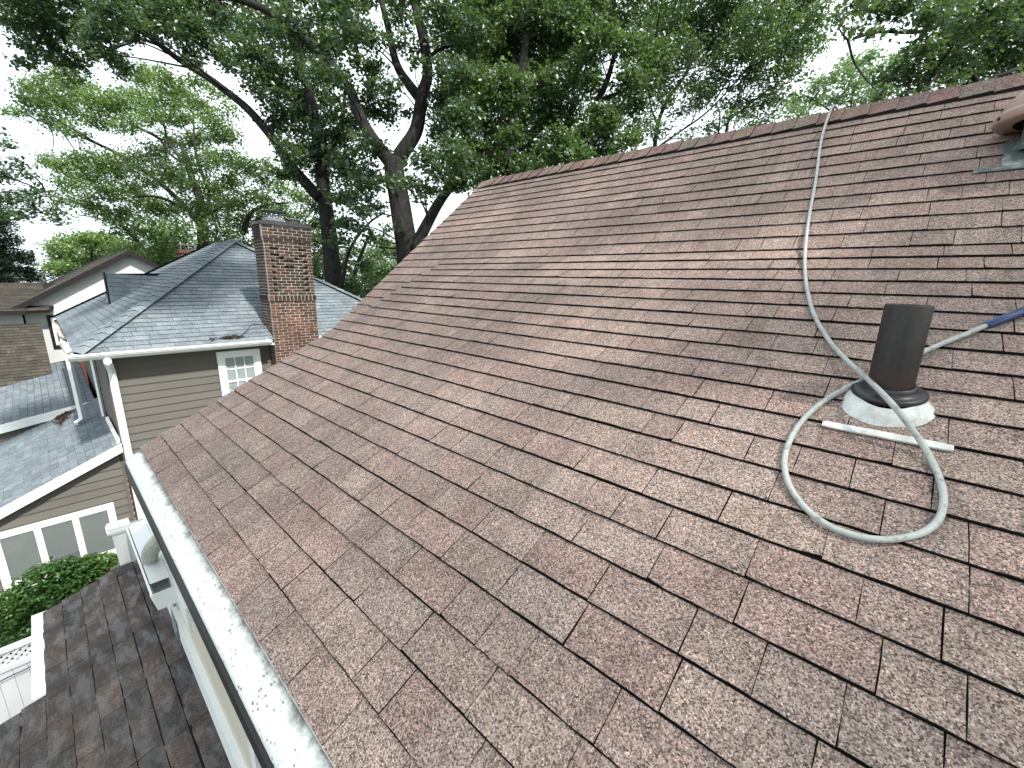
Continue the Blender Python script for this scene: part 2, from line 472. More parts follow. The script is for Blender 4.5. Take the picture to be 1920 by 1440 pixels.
def field(O, U, V, N, ranges, e, th, pal, rng, wmin, wmax, gap=.0033, nu=4, off=0.0, rag=.0018, split=.30, over=.001, narrow=2.0):
    """ranges: list of (course index, u0, u1); gives one Geo per tab"""
    O, U, V, N = V3(*O), V3(*U), V3(*V), V3(*N); out = []
    for ci, u0, u1 in ranges:
        u = u0 - (((ci * .47 + rng.uniform(-.12, .12)) % 1.0) * wmin if off else 0)
        first = True
        wob = rng.uniform(-.0012, .0012); gp_ = gap
        while u < u1 - .03:
            w = rng.uniform(wmin, wmax) if rng.random() < narrow else rng.uniform(.115, .17); a = max(u, u0); b = min(u + w, u1)
            if u1 - b < .05: b = u1
            if b - a > .03:
                gp_ = gap * rng.choice((.75, .85, .95)); t0 = pal(rng); t1 = pal(rng) if rng.random() < split else t0
                out.append(shingle(O, U, V, N, a + gp_ / 2, b - gp_ / 2, ci * e + wob + rng.uniform(-.0010, .0010), e, th, (t0, t1), rng, nu, rag=rag, over=over(ci) if callable(over) else over))
            u = b if b == u1 else u + w
    return out
def screen_area(s):
    pts = [project(p) for p in s.v]
    if any(q is None for q in pts): return 0
    xs = [q[0] for q in pts]; ys = [q[1] for q in pts]
    if max(xs) < 0 or min(xs) > 1920 or max(ys) < 0 or min(ys) > 1440: return 0
    x0, x1, y0, y1 = max(min(xs), 0), min(max(xs), 1920), max(min(ys), 0), min(max(ys), 1440)
    return (x1 - x0) * (y1 - y0)
def place_pieces(pieces, limit, name, mats_of, stuff_name):
    """pieces: (Geo, key, parent). The largest on screen become objects of their own; the rest are joined per parent"""
    order = sorted(range(len(pieces)), key=lambda i: -screen_area(pieces[i][0]))
    single = set(order[:limit]); rest = {}
    for i, (s, key, par) in enumerate(pieces):
        if i in single and screen_area(s) > 30:
            s.build(name, mats_of[key], par)
        else:
            rest.setdefault((key, par.name), [par, Geo()])[1].add(s)
    for (key, _), (par, gg) in rest.items():
        tag(gg.build(stuff_name, mats_of[key], par), kind='stuff')

# ================================================================= our house
A1, A2 = 0.68722, 0.468935
E_ = 0.13
BX, BZ = 2.97, 7.407                        # the bend between the steep and the shallow slope
V1 = V3(math.cos(A1), 0, math.sin(A1)); N1 = V3(-math.sin(A1), 0, math.cos(A1))
V2 = V3(math.cos(A2), 0, math.sin(A2)); N2 = V3(-math.sin(A2), 0, math.cos(A2))
U_ = V3(0, 1, 0)
KE = 23; KR = 12.8
EX, EZ = BX - KE * E_ * math.cos(A2), BZ - KE * E_ * math.sin(A2)
RX, RZ = BX + KR * E_ * math.cos(A1), BZ + KR * E_ * math.sin(A1)
Y2, Y1, Y0 = 3.633, 4.459, -3.2
rng = random.Random(7)
house = thing('brown_shingle_house', (2.5, 1.0, 0), 'house with weathered brown shingle roof and cream siding under a white gutter hood', 'house')

# decks
g = Geo()
g.slab([(EX + .01, Y0, EZ), (BX, Y0, BZ), (BX, Y2 - .006, BZ), (EX + .01, Y2 - .006, EZ)], N2, .05)
P1EX = .36; P1EZ = BZ - (BX - P1EX) * math.tan(A1)
g.slab([(P1EX, 3.15, P1EZ), (BX, 3.15, BZ), (BX, Y1 - .008, BZ), (P1EX, Y1 - .008, P1EZ)], N1, .05)
g.slab([(BX + .002, Y0, BZ + .0016), (RX, Y0, RZ), (RX, Y1 - .008, RZ), (BX + .002, Y1 - .008, BZ + .0016)], N1, .05)
NB = V3(math.sin(A1), 0, math.cos(A1))
g.slab([(RX + .002, Y0, RZ - .002), (2 * RX - .4, Y0, RZ - (RX - .4) * math.tan(A1)), (2 * RX - .4, Y1, RZ - (RX - .4) * math.tan(A1)), (RX + .002, Y1, RZ - .002)], NB, .05)
roof = g.build('roof', M['felt'], house)

pieces = []
# lower, shallow slope: 23 courses from the eave up to the bend
O2 = V3(EX, 0, EZ)
for s in field(O2, U_, V2, N2, [(k_, Y0, Y2 + rng.uniform(-.004, .004)) for k_ in range(KE)], E_, .0098, pal_brown, rng, .21, .27, off=1, narrow=.72, over=lambda c: -.0032 * max(.2, 1 - c / 17)):
    pieces.append((s, 'brown', roof))
# steep slope above the bend
O1 = V3(BX, 0, BZ)
for s in field(O1, U_, V1, N1, [(k_, Y0, Y1 + rng.uniform(-.004, .004)) for k_ in range(0, 12)], E_, .0098, pal_brown, rng, .20, .28, off=1, narrow=.75):
    pieces.append((s, 'brown', roof))
# top half course under the ridge caps
for s in field(O1 + V1 * (12 * E_), U_, V1, N1, [(0, Y0, Y1)], .07, .008, pal_brown, rng, .20, .28, off=1, narrow=.75):
    pieces.append((s, 'brown', roof))
# the steep slope runs on beside the shallow one, at the rake
kk = int((BX - P1EX) / (E_ * math.cos(A1)))
for s in field(O1, U_, V1, N1, [(-k_, max(3.16, 3.16), Y1 + rng.uniform(-.004, .004)) for k_ in range(1, kk + 1)], E_, .0098, pal_brown, rng, .20, .28, off=1, narrow=.75):
    pieces.append((s, 'brown', roof))

# porch roof below the gutter
LS = .36; LZ = 4.57; LX = .33
AL = math.atan(LS); VL = V3(math.cos(AL), 0, math.sin(AL)); NL = V3(-math.sin(AL), 0, math.cos(AL))
def lowz(x): return LZ + LS * (x - LX)
LYF, LYM, LXA, LXB = 5.05, 3.98, LX - 6 * E_ * math.cos(AL), -2.4
g = Geo()
g.slab([(LXB, -1.5, lowz(LXB)), (LX, -1.5, LZ), (LX, LYM, LZ), (LXB, LYM, lowz(LXB))], NL, .05)
g.slab([(LXA, LYM + .001, lowz(LXA)), (LX, LYM + .001, LZ), (LX, LYF, LZ), (LXA, LYF, lowz(LXA))], NL, .05)
porch = g.build('porch_roof', M['felt'], house)
OL = V3(LX, 0, LZ)
nA = 6; nB = int((LX - LXB) / (E_ * math.cos(AL)))
rngL = random.Random(21)
for s in field(OL, U_, VL, NL, [(-k_, -1.4, LYM if k_ > nA else LYF) for k_ in range(1, nB + 1)], E_, .016, pal_low, rngL, .22, .34, off=1, rag=.005, over=-.011):
    pieces.append((s, 'low', porch))
mats_of = {'brown': [M['shingle'], M['butt']], 'low': [M['shingle_low'], M['butt']]}
place_pieces(pieces, 300, 'shingle', mats_of, 'distant_shingles')

# ridge caps: bent shingles laid along the ridge
rc = random.Random(3); y = Y1 + .01; i = 0
while y > Y0:
    L = .30; w = .125; s = Geo(); yl = y; yh = y - L
    t = tuple(c * rc.uniform(.9, 1.12) for c in (.165, .122, .106))
    lf = .012 + rc.uniform(0, .005)
    prof = []
    for a, h in ((-1, 0), (-.5, .002), (0, .010), (.5, .002), (1, 0)):
        sl = math.tan(A1) * .96; prof.append((RX + a * w, RZ - abs(a) * w * sl + h + .010))
    lo = [s.vert((x, yl, z + .004), (yl, x)) for x, z in prof]; hi = [s.vert((x, yh, z + lf + .010), (yh, x)) for x, z in prof]
    lob = [s.vert((x, yl, z - .004), (yl, x)) for x, z in prof]; hib = [s.vert((x, yh, z + lf - .002), (yh, x)) for x, z in prof]
    for q in range(4):
        s.face((lo[q], hi[q], hi[q + 1], lo[q + 1]), 0, t); s.face((hi[q], hib[q], hib[q + 1], hi[q + 1]), 1); s.face((lob[q], lo[q], lo[q + 1], lob[q + 1]), 1)
    s.face((lo[0], lob[0], hib[0], hi[0]), 1); s.face((lo[4], hi[4], hib[4], lob[4]), 1)
    s.build('ridge_cap', [M['shingle'], M['butt']], roof)
    y -= .15; i += 1

# gutter with a rounded hood
g = Geo(); prof = []
hx = EX
for a, b in ((.035, .012), (.015, -.002), (0.0, -.010), (-.02, -.019), (-.045, -.029), (-.068, -.040), (-.084, -.054), (-.090, -.070), (-.086, -.084)):
    prof.append((hx + a, EZ + b))
NY = 70; acc = [0]
for q in range(1, len(prof)): acc.append(acc[-1] + math.hypot(prof[q][0] - prof[q - 1][0], prof[q][1] - prof[q - 1][1]))
rg = random.Random(5); grid = []
for j in range(NY + 1):
    yy = Y0 + (Y2 - .02 - Y0) * j / NY; row = []
    for q, (x, z) in enumerate(prof):
        row.append(g.vert((x, yy, z + rg.uniform(-.0012, .0012)), (yy, .12 - acc[q])))
    grid.append(row)
for j in range(NY):
    for q in range(len(prof) - 1):
        g.face((grid[j][q], grid[j][q + 1], grid[j + 1][q + 1], grid[j + 1][q]))
endc = [grid[NY][q] for q in range(len(prof))] + [g.vert((hx + .035, Y2 - .02, EZ - .085), (Y2, 0))]
g.face(endc)
gut = Geo()
gut.prism([(hx - .100, 0, EZ - .085), (hx - .100, 0, EZ - .150), (hx - .075, 0, EZ - .175), (hx - .002, 0, EZ - .168), (hx - .002, 0, EZ - .072)],
          V3(0, Y0, 0), V3(0, Y2 - .03 - Y0, 0))
gutter = gut.build('gutter', M['black'], house)  # whole gutter body in the same near-black
g.build('gutter_hood', M['hood'], gutter, smooth=True)
g = Geo()
yy = Y0
while yy < 2.6:
    y2 = yy + rg.uniform(.5, .9)
    g.box((hx - .004, yy, EZ - .006), (hx + .03, y2 - .003, EZ - .001)); yy = y2
g.build('drip_edge', M['white'], gutter)
g = Geo(); g.box((hx + .001, Y0, EZ - .17), (hx + .022, Y2 - .02, EZ - .012)); g.build('fascia', M['white'], house)

# cream siding under the eave
WX = .33; YC = 3.42
sid = random.Random(12)
g = Geo(); g.box((WX + .03, Y0 + .2, 0), (2 * RX - .6, YC - .01, EZ - .05)); g.build('wall', M['cream'], house)
zz = 4.87; bi = 0
while zz < EZ - .15:
    g = Geo(); h = .093
    g.hexa([(WX - .016, 1.72, zz), (WX + .02, 1.72, zz), (WX + .02, YC, zz), (WX - .016, YC, zz),
            (WX, 1.72, zz + h), (WX + .02, 1.72, zz + h), (WX + .02, YC, zz + h), (WX, YC, zz + h)])
    g.build('siding_board', M['cream'], house); zz += .1
g = Geo(); g.box((WX - .030, .2, LZ + .012), (WX + .028, YC + .55, 4.862)); g.box((WX - .045, .2, 4.864), (WX + .02, YC + .5, 4.880))
g.build('skirt_board', M['white'], house)
g = Geo(); g.box((WX - .02, YC + .002, 4.885), (WX + .03, YC + .05, EZ - .17)); g.build('corner_board', M['cream'], house)
g = Geo(); g.box((WX - .035, 1.64, 4.885), (WX + .028, 1.715, EZ - .18)); g.box((WX - .035, .3, 4.885), (WX + .028, 1.2, EZ - .18)); g.box((WX - .032, 1.201, 4.885), (WX + .028, 1.638, 5.05))
g.build('window_casing', M['white'], house)
g = Geo(); g.box((WX - .010, 1.21, 5.052), (WX + .02, 1.635, EZ - .19)); g.build('window_pane', M['glass'], house)
# gable wall beyond and the back wall of the steep part
g = Geo(); g.poly([(P1EX + .25, Y1 - .35, 0), (2 * RX - .65, Y1 - .35, 0), (2 * RX - .65, Y1 - .35, P1EZ + .1), (RX, Y1 - .35, RZ - .1), (P1EX + .25, Y1 - .35, P1EZ + .1)])
g.build('gable_wall', M['cream'], house)

# lower gutter of the steep slope with end cap, downspout elbow and cornice return
GZ = 5.19
g = Geo()
x0, x1 = .185, .300; ya, yb = 3.24, 4.42; zt, zb = GZ, GZ - .115
g.prism([(x1, 0, zt), (x1, 0, zb), (x0 + .02, 0, zb), (x0, 0, zt - .05), (x0 - .008, 0, zt), (x0 + .004, 0, zt), (x0 + .028, 0, zb + .006), (x1 - .004, 0, zb + .006), (x1 - .004, 0, zt)],
        V3(0, ya, 0), V3(0, yb - ya, 0), caps=False)
lg = g.build('lower_gutter', M['white'], house)
g = Geo(); g.prism([(x1 + .004, 0, zt + .004), (x1 + .004, 0, zb - .006), (x0 + .014, 0, zb - .006), (x0 - .012, 0, zt + .004)], V3(0, ya - .006, 0), V3(0, .006, 0))
g.build('end_cap', M['white'], lg)
g = Geo(); g.prism([(x1, 0, zt), (x1, 0, zb), (x0 + .02, 0, zb), (x0, 0, zt)], V3(0, yb, 0), V3(0, .005, 0)); g.build('end_cap', M['white'], lg)
g = Geo(); g.box((x0 + .01, ya + .14, zt - .004), (x1 - .004, yb - .02, zt - .001)); g.build('gutter_cover', M['white'], lg)
g = Geo(); g.box((x1 + .002, ya - .30, zb - .05), (x1 + .022, yb - .01, zt + .005)); g.build('lower_fascia', M['white'], house)
# corrugated elbow from the upper gutter into the lower one
pts = catmull([onx(288, 1072, .250), onx(281, 1050, .238), onx(283, 1032, .242), onx(297, 1015, .262), onx(320, 997, .290)], 12)
g = Geo(); g.tube(pts, [.046 + (.003 if q % 2 else 0) for q in range(len(pts))], 12); g.build('downspout', M['offwhite'], house, smooth=False)
# cornice return: capped tapering box
c0 = onx(233, 1005, .14)
g = Geo(); cx, cy, cz = .150, 4.36, GZ - .02
g.hexa([(cx - .05, cy, cz - .30), (cx + .05, cy, cz - .30), (cx + .05, cy + .09, cz - .30), (cx - .05, cy + .09, cz - .30),
        (cx - .06, cy - .01, cz), (cx + .06, cy - .01, cz), (cx + .06, cy + .10, cz), (cx - .06, cy + .10, cz)])
g.box((cx - .085, cy - .03, cz + .001), (cx + .06, cy + .12, cz + .022)); g.box((cx - .075, cy - .02, cz + .023), (cx + .06, cy + .11, cz + .045))
g.box((cx - .03, cy - .013, cz - .28), (cx + .02, cy - .002, cz - .04))
g.build('cornice_return', M['white'], house)
g = Geo(); g.hexa([(.285, 3.48, 4.60), (.33, 3.48, 4.62), (.33, 3.66, 4.62), (.285, 3.66, 4.60), (.305, 3.49, 5.02), (.33, 3.49, 5.02), (.33, 3.65, 5.02), (.305, 3.65, 5.02)])
g.build('step_flashing', M['oldmetal'], house)
# porch eave trim
g = Geo(); z = lowz(LXA)
g.box((LXA - .075, LYM - .005, z - .11), (LXA + .012, LYF + .02, z + .010)); g.build('porch_gutter', M['white'], porch)
g = Geo(); g.box((LXB + .1, -1.3, 0), (LX - .02, LYM - .3, lowz(LXB) - .15)); g.box((LXA + .15, LYM - .28, 0), (LX - .02, LYF - .2, lowz(LXA) - .12)); g.build('porch_wall', M['cream'], house)

# ================================================================= vent pipe
BP = onplane(1672, 768, (BX, 0, BZ), N2)
vp = thing('vent_pipe', BP, 'dark upright plumbing pipe on white flashing in brown roof', 'vent pipe')
pc = BP + V3(.02, .018, 0)
g = Geo(); R_ = .059; H_ = .335
g.lathe(pc, [(R_, .03), (R_ * 1.0, .1), (R_ * .995, H_ - .004), (R_ - .003, H_), (R_ - .009, H_), (R_ - .010, H_ - .2)], 40)
g.build('pipe', M['pipe'], vp, smooth=True)
g = Geo(); ax = N2 * .55 + V3(0, 0, .6)
g.lathe(pc + V3(0, 0, .044), [(.090, .0), (.097, .004), (.097, .013), (.088, .018), (.070, .020), (.068, .030), (.066, .040), (.0600, .0405)], 40, axis=ax)
g.build('rubber_collar', M['rubber'], vp, smooth=True)
g = Geo()
prf = [(.142, -.020), (.134, -.004), (.126, .008), (.112, .028), (.096, .044), (.084, .050)]
rgf = random.Random(4); segs = 72; rings = []
p_ = np.cross(N2, V3(0, 1, 0)); q_ = V3(0, 1, 0)
cb = BP + V3(.006, .018, 0) + N2 * .004
for r_, z_ in prf:
    rings.append([g.vert(cb + (N2 * .75 + V3(0, 0, .25)) * z_ + (r_ * (1 + (.03 * math.sin(3 * a_) + .015 * math.sin(7 * a_ + 1)) * (r_ > .12))) * (math.cos(a_) * p_ * .86 + math.sin(a_) * q_ * .90)) for a_ in [2 * math.pi * k_ / segs for k_ in range(segs)]])
for a_ in range(len(prf) - 1):
    for b_ in range(segs):
        c_ = (b_ + 1) % segs; g.face((rings[a_][b_], rings[a_][c_], rings[a_ + 1][c_], rings[a_ + 1][b_]))
g.build('flashing_cone', M['flash'], vp, smooth=True)
# exposed lower edge of the flashing plate
pa, pb = onplane(1541, 799, (BX, 0, BZ), N2), onplane(1786, 847, (BX, 0, BZ), N2)
dv = pb - pa; g = Geo(); n_ = 14; tp = []; bt = []
for i_ in range(n_ + 1):
    a_ = i_ / n_; r0 = .0135 * min(1, (a_ * 14 + .75), ((1 - a_) * 14 + .75)); p0 = pa + dv * a_ + N2 * (.0155 + rgf.uniform(-.0006, .0006))
    tp.append((g.vert(p0 + V2 * r0), g.vert(p0 - V2 * r0))); bt.append((g.vert(p0 + V2 * r0 - N2 * .006), g.vert(p0 - V2 * r0 - N2 * .006)))
for i_ in range(n_):
    g.face((tp[i_][0], tp[i_][1], tp[i_ + 1][1], tp[i_ + 1][0])); g.face((tp[i_][1], bt[i_][1], bt[i_ + 1][1], tp[i_ + 1][1])); g.face((tp[i_][0], tp[i_ + 1][0], bt[i_ + 1][0], bt[i_][0]))
g.face((tp[0][0], bt[0][0], bt[0][1], tp[0][1])); g.face((tp[n_][0], tp[n_][1], bt[n_][1], bt[n_][0]))
g.build('flashing_strip', M['flash'], vp)

# ================================================================= rod looped over the roof
RR = .0086
OB = (BX, 0, BZ)
def rp(px, py, h=0.0):
    a_ = onplane(px, py, OB, N1) + 0; b_ = onplane(px, py, OB, N2)
    off = RR + .011 + h
    if b_[0] < BX: return onplane(px, py, V3(*OB) + N2 * off, N2)
    return onplane(px, py, V3(*OB) + N1 * off, N1)
over = [(RX + .22, rp(1560, 222)[1] - .12, RZ - .135), (RX + .10, rp(1560, 222)[1] - .06, RZ - .035), (RX - .01, rp(1558, 219)[1] - .01, RZ + .058), (RX - .075, rp(1553, 226)[1], RZ + .020)]
path = over + [rp(1540, 262), rp(1530, 335), rp(1515, 420), rp(1509, 500), rp(1521, 575), rp(1552, 635), rp(1588, 676, .02), rp(1628, 712, .06), rp(1668, 752, .092), rp(1703, 795, .055), rp(1733, 838, .012),
        rp(1757, 885), rp(1769, 930), rp(1762, 970), rp(1735, 996), rp(1690, 1009), rp(1645, 1011), rp(1600, 1003), rp(1555, 986), rp(1515, 957), rp(1484, 918), rp(1471, 876), rp(1477, 836), rp(1500, 794), rp(1538, 757), rp(1580, 731, .004), rp(1618, 713, .018),
        rp(1660, 694, .02), rp(1712, 668, .015), rp(1760, 647, .005), rp(1810, 627), rp(1852, 609)]
rod = thing('drain_rod', path[20], 'long grey flexible rod looped on the shingles around the vent pipe', 'rod')
g = Geo(); sm = catmull(path, 8); g.tube(sm, RR, 12)
acc = 0
for i_ in range(len(sm)):
    if i_: acc += np.linalg.norm(sm[i_] - sm[i_ - 1])
    for k_ in range(12): g.uv[i_ * 12 + k_] = (k_ / 12, acc)
g.build('shaft', M['rod'], rod, smooth=True)
e0, e1 = rp(1850, 610), rp(1960, 568); g = Geo(); dd = (e1 - e0)
g.tube([e0 - dd * .02, e0, e0 + dd * .5, e1], [.012, .0145, .0145, .0145], 16); g.build('grip', M['blue'], rod, smooth=True)
g = Geo(); g.tube([e1 - dd * .02, e1 + dd * .6], .011, 12); g.build('end_fitting', M['steel'], rod, smooth=True)

# ================================================================= roof vent
vb = onplane(1940, 318, OB, N1)
rv = thing('roof_vent', vb, 'brown domed metal attic vent near the roof ridge', 'roof vent')
g = Geo(); fl0 = onplane(1838, 327, OB, N1)
ub = U_; cV = vb + V1 * .12 + N1 * .0; cy_ = fl0[1] - .27
cV = V3(0, cy_, 0) + V3(fl0[0], 0, fl0[2]) + V1 * .17
def slope_quad(u0, u1, v0, v1, h0, h1): 
    c_ = cV
    return [c_ + U_ * u0 + V1 * v0 + N1 * h0, c_ + U_ * u1 + V1 * v0 + N1 * h0, c_ + U_ * u1 + V1 * v1 + N1 * h0, c_ + U_ * u0 + V1 * v1 + N1 * h0,
            c_ + U_ * u0 + V1 * v0 + N1 * h1, c_ + U_ * u1 + V1 * v0 + N1 * h1, c_ + U_ * u1 + V1 * v1 + N1 * h1, c_ + U_ * u0 + V1 * v1 + N1 * h1]
g.hexa(slope_quad(-.3, .3, -.175, -.145, .012, .016)); g.hexa(slope_quad(-.24, .20, -.146, .10, .013, .0175)); g.build('flashing', M['oldmetal'], rv)
cc_ = cV + N1 * .01
g = Geo(); g.lathe(cc_, [(.15, .0), (.15, .15)], 36, axis=(0, 0, 1)); g.build('throat', M['oldmetal'], rv, smooth=True)
dc = cV + V3(0, 0, .145); g = Geo()
g.lathe(dc, [(.19, -.006), (.262, -.008), (.268, .0), (.268, .030), (.262, .040), (.252, .046), (.250, .052), (.228, .105), (.185, .152), (.12, .180), (.05, .192), (.001, .194)], 56)
g.build('dome', M['copper_brown'], rv, smooth=True)
for a_ in (200, 290, 20, 110):
    g = Geo(); t_ = math.radians(a_); rc_ = dc + V3(.268 * math.cos(t_), .268 * math.sin(t_), .015)
    g.lathe(rc_, [(.009, -.002), (.009, .004), (.004, .006), (.001, .006)], 10, axis=(math.cos(t_), math.sin(t_), 0)); g.build('rivet', M['litter'], rv)

# ================================================================= grey-roofed neighbour
YW, YG = 11.3, 10.95
EAVE = 5.73; TP = .642; GX = .28
nb = thing('grey_roof_house', (4, 14, 0), 'taupe sided house with blue grey hip roof and tall brick chimney', 'house')
AX, AYa, AYb = 4.09, 14.76, 16.90
AZ = EAVE + TP * (AX - GX); XR = 2 * AX - GX; YB = AYb + (AX - GX)
AN = math.atan(TP)
roofn = Geo()
e00, e10, e11, e01 = V3(GX, YG, EAVE), V3(XR, YG, EAVE), V3(XR, YB, EAVE), V3(GX, YB, EAVE)
ra, rb = V3(AX, AYa, AZ), V3(AX, AYb, AZ)
for pts_ in ([e00, e10, ra], [e01, e00, ra, rb], [e10, e11, rb, ra], [e11, e01, rb]):
    roofn.poly(pts_)
roofn.poly([e00 - V3(0, 0, .06), e01 - V3(0, 0, .06), e11 - V3(0, 0, .06), e10 - V3(0, 0, .06)])
hip = roofn.build('roof', M['butt_grey'], nb)
EG = .142; cA, sA = math.cos(AN), math.sin(AN); SL = (AX - GX) / cA
rn = random.Random(31); gp = []
nC = int(SL / EG)
for s in field(e00, (1, 0, 0), (0, cA, sA), (0, -sA, cA), [(k_, k_ * EG * cA + .03, (XR - GX) - k_ * EG * cA - .03) for k_ in range(nC)], EG, .011, pal_grey, rn, .24, .42, off=1, nu=2, over=.0, gap=.006): gp.append((s, 'grey', hip))
for s in field(e00, (0, 1, 0), (cA, 0, sA), (-sA, 0, cA), [(k_, k_ * EG * cA + .03, (YB - YG) - k_ * EG * cA - .03) for k_ in range(nC)], EG, .011, pal_grey, rn, .24, .42, off=1, nu=2, over=.0, gap=.006): gp.append((s, 'grey', hip))
for s in field(e10, (0, 1, 0), (-cA, 0, sA), (sA, 0, cA), [(k_, k_ * EG * cA + .03, (YB - YG) - k_ * EG * cA - .03) for k_ in range(nC)], EG, .011, pal_grey, rn, .24, .42, off=1, nu=2, over=.0, gap=.006): gp.append((s, 'grey', hip))
# hip and ridge caps
def caps(a, b, wa, wb, parent, n_, up):
    a, b = V3(*a), V3(*b); d = (b - a) / n_; L = np.linalg.norm(d)
    for i_ in range(n_):
        s = Geo(); p0 = a + d * i_; p1 = p0 + d * 1.12; t = pal_grey(rn)
        A_ = [p0 + wa, p0 + V3(0, 0, up + .012), p0 + wb]; B_ = [p1 + wa, p1 + V3(0, 0, up), p1 + wb]
        lo = [s.vert(q + V3(0, 0, .014), (i_ * .3, k2 * .2)) for k2, q in enumerate(A_)]; hi = [s.vert(q + V3(0, 0, .008), (i_ * .3 + .3, k2 * .2)) for k2, q in enumerate(B_)]
        lb = [s.vert(q + V3(0, 0, .002)) for q in A_]
        for k2 in range(2): s.face((lo[k2], lo[k2 + 1], hi[k2 + 1], hi[k2]), 0, t); s.face((lb[k2], lb[k2 + 1], lo[k2 + 1], lo[k2]), 1)
        s.build('hip_cap', [M['shingle_grey'], M['butt_grey']], parent)
hw = .15
caps(e00, ra, V3(-hw * .7, hw * .7, -hw * .45 * .0) + V3(0, 0, -.0), V3(hw * .7, -hw * .7, 0), hip, 26, .03)
caps(e10, ra, V3(-hw * .7, -hw * .7, 0), V3(hw * .7, hw * .7, 0), hip, 26, .03)
caps(e01, rb, V3(-hw * .7, -hw * .7, 0), V3(hw * .7, hw * .7, 0), hip, 26, .03)
caps(ra, rb, V3(-hw, 0, -hw * TP * .9), V3(hw, 0, -hw * TP * .9), hip, 9, .005)
# dormer on the left slope
dA, dD, dR = V3(1.33, 16.25, 7.165), V3(1.28, 15.74, 6.37), V3(2.52, 16.25, 7.20)
n_d = np.cross(dR - dA, dD - dA); n_d /= np.linalg.norm(n_d)
if n_d[1] > 0: n_d = -n_d
dk_ = n_d * .05
g = Geo(); g.poly([dD - dk_, dR - dk_, dA - dk_]); g.poly([dA, dR, V3(1.28, 16.8, 6.37)]); g.poly([dA + V3(.01, 0, 0), dD + V3(.01, 0, 0), V3(1.29, 16.8, 6.37)], 1)
dorm = g.build('dormer_roof', [M['butt_grey'], M['stucco']], nb)
vdir = dA - dD; hD = np.linalg.norm(vdir); vdir /= hD; udir = V3(1, 0, 0); udir = udir - vdir * (udir @ vdir); udir /= np.linalg.norm(udir)
nn = np.cross(udir, vdir); nn = nn if nn[1] < 0 else -nn
nc = 7; lenR = 1.22
for s in field(dD, udir, vdir, nn, [(k_, 0, lenR * (k_ + .9) / nc) for k_ in range(nc)], hD / nc, .008, pal_grey, rn, .22, .36, off=1, nu=2): gp.append((s, 'grey', dorm))
g = Geo(); g.tube([dD + V3(-.02, -.02, -.02), dA + V3(-.02, -.01, .03)], .028, 4); g.build('dormer_trim', M['brown_trim'], dorm)

# one-storey side wing roofs
RS = .44; RXc, RZc = .56, 3.80
def wz(x): return RZc + RS * (x - RXc)
AW = math.atan(RS); cw, sw = math.cos(AW), math.sin(AW)
WXL = -2.6
g = Geo(); g.slab([(WXL, YW - .12, wz(WXL)), (.66, YW - .12, wz(.66)), (.66, 16.0, wz(.66)), (WXL, 16.0, wz(WXL))], (-sw, 0, cw), .05); wing = g.build('wing_roof', M['butt_grey'], nb)
nW = int((.66 - WXL) / (EG * cw))
for s in field((.66, YW - .14, wz(.66)), (0, 1, 0), (cw, 0, sw), (-sw, 0, cw), [(-k_, 0, 16 - YW + .1) for k_ in range(1, nW)], EG, .011, pal_grey, rn, .24, .40, off=1, nu=2, over=-.008, gap=.009): gp.append((s, 'grey', wing))
R2 = .17; A2w = math.atan(R2)
def wz2(x): return 3.72 + R2 * (x - .25)
g = Geo(); g.slab([(-2.8, 15.9, wz2(-2.8)), (.6, 15.9, wz2(.6)), (.6, 22.0, wz2(.6) + .35), (-2.8, 22.0, wz2(-2.8) + .35)], (-.15, 0, 1), .05); wing2 = g.build('rear_wing_roof', M['butt_grey'], nb)
for s in field((.6, 15.88, wz2(.6)), (0, .9983, .0573), (math.cos(A2w), 0, math.sin(A2w)), (-math.sin(A2w), -.0573, math.cos(A2w)), [(-k_, 0, 6.0) for k_ in range(1, 23)], EG, .010, pal_grey, rn, .26, .42, off=1, nu=2, over=-.010, gap=.010): gp.append((s, 'grey', wing2))
place_pieces(gp, 300, 'shingle', {'grey': [M['shingle_grey'], M['butt_grey']]}, 'distant_shingles')

# walls
g = Geo()
g.box((.70, YW + .02, 0), (7.5, 20.3, EAVE - .08)); g.box((WXL + .1, YW + .021, 0), (.699, 15.9, wz(WXL) - .06))
g.prism([(WXL + .1, 0, wz(WXL) - .07), (.699, 0, wz(WXL) - .07), (.699, 0, wz(.70) - .06), (WXL + .1, 0, wz(WXL + .1) - .06)], V3(0, YW + .022, 0), V3(0, .3, 0))
g.prism([(-2.7, 0, 1.0), (.6, 0, 1.0), (.6, 0, wz2(.6) - .06), (-2.7, 0, wz2(-2.7) - .06)], V3(0, 16.02, 0), V3(0, 5.8, 0))
g.build('wall', M['siding'], nb)
EXP = .1665
def lap(p0, p1, z, h, out, name='siding_board', mat='siding', parent=nb):
    """lapped board between plan points p0,p1; out = outward normal"""
    o = V3(out[0], out[1], 0); a, b = V3(p0[0], p0[1], z), V3(p1[0], p1[1], z); up = V3(0, 0, h * 1.06)
    g = Geo(); i_ = [a + o * .021, b + o * .021, b, a, a + up + o * .002, b + up + o * .002, b + up, a + up]
    g.hexa(i_); return g.build(name, M[mat], parent)
z0 = 5.144 - 14 * EXP; zz = z0 - 12 * EXP; row = 0
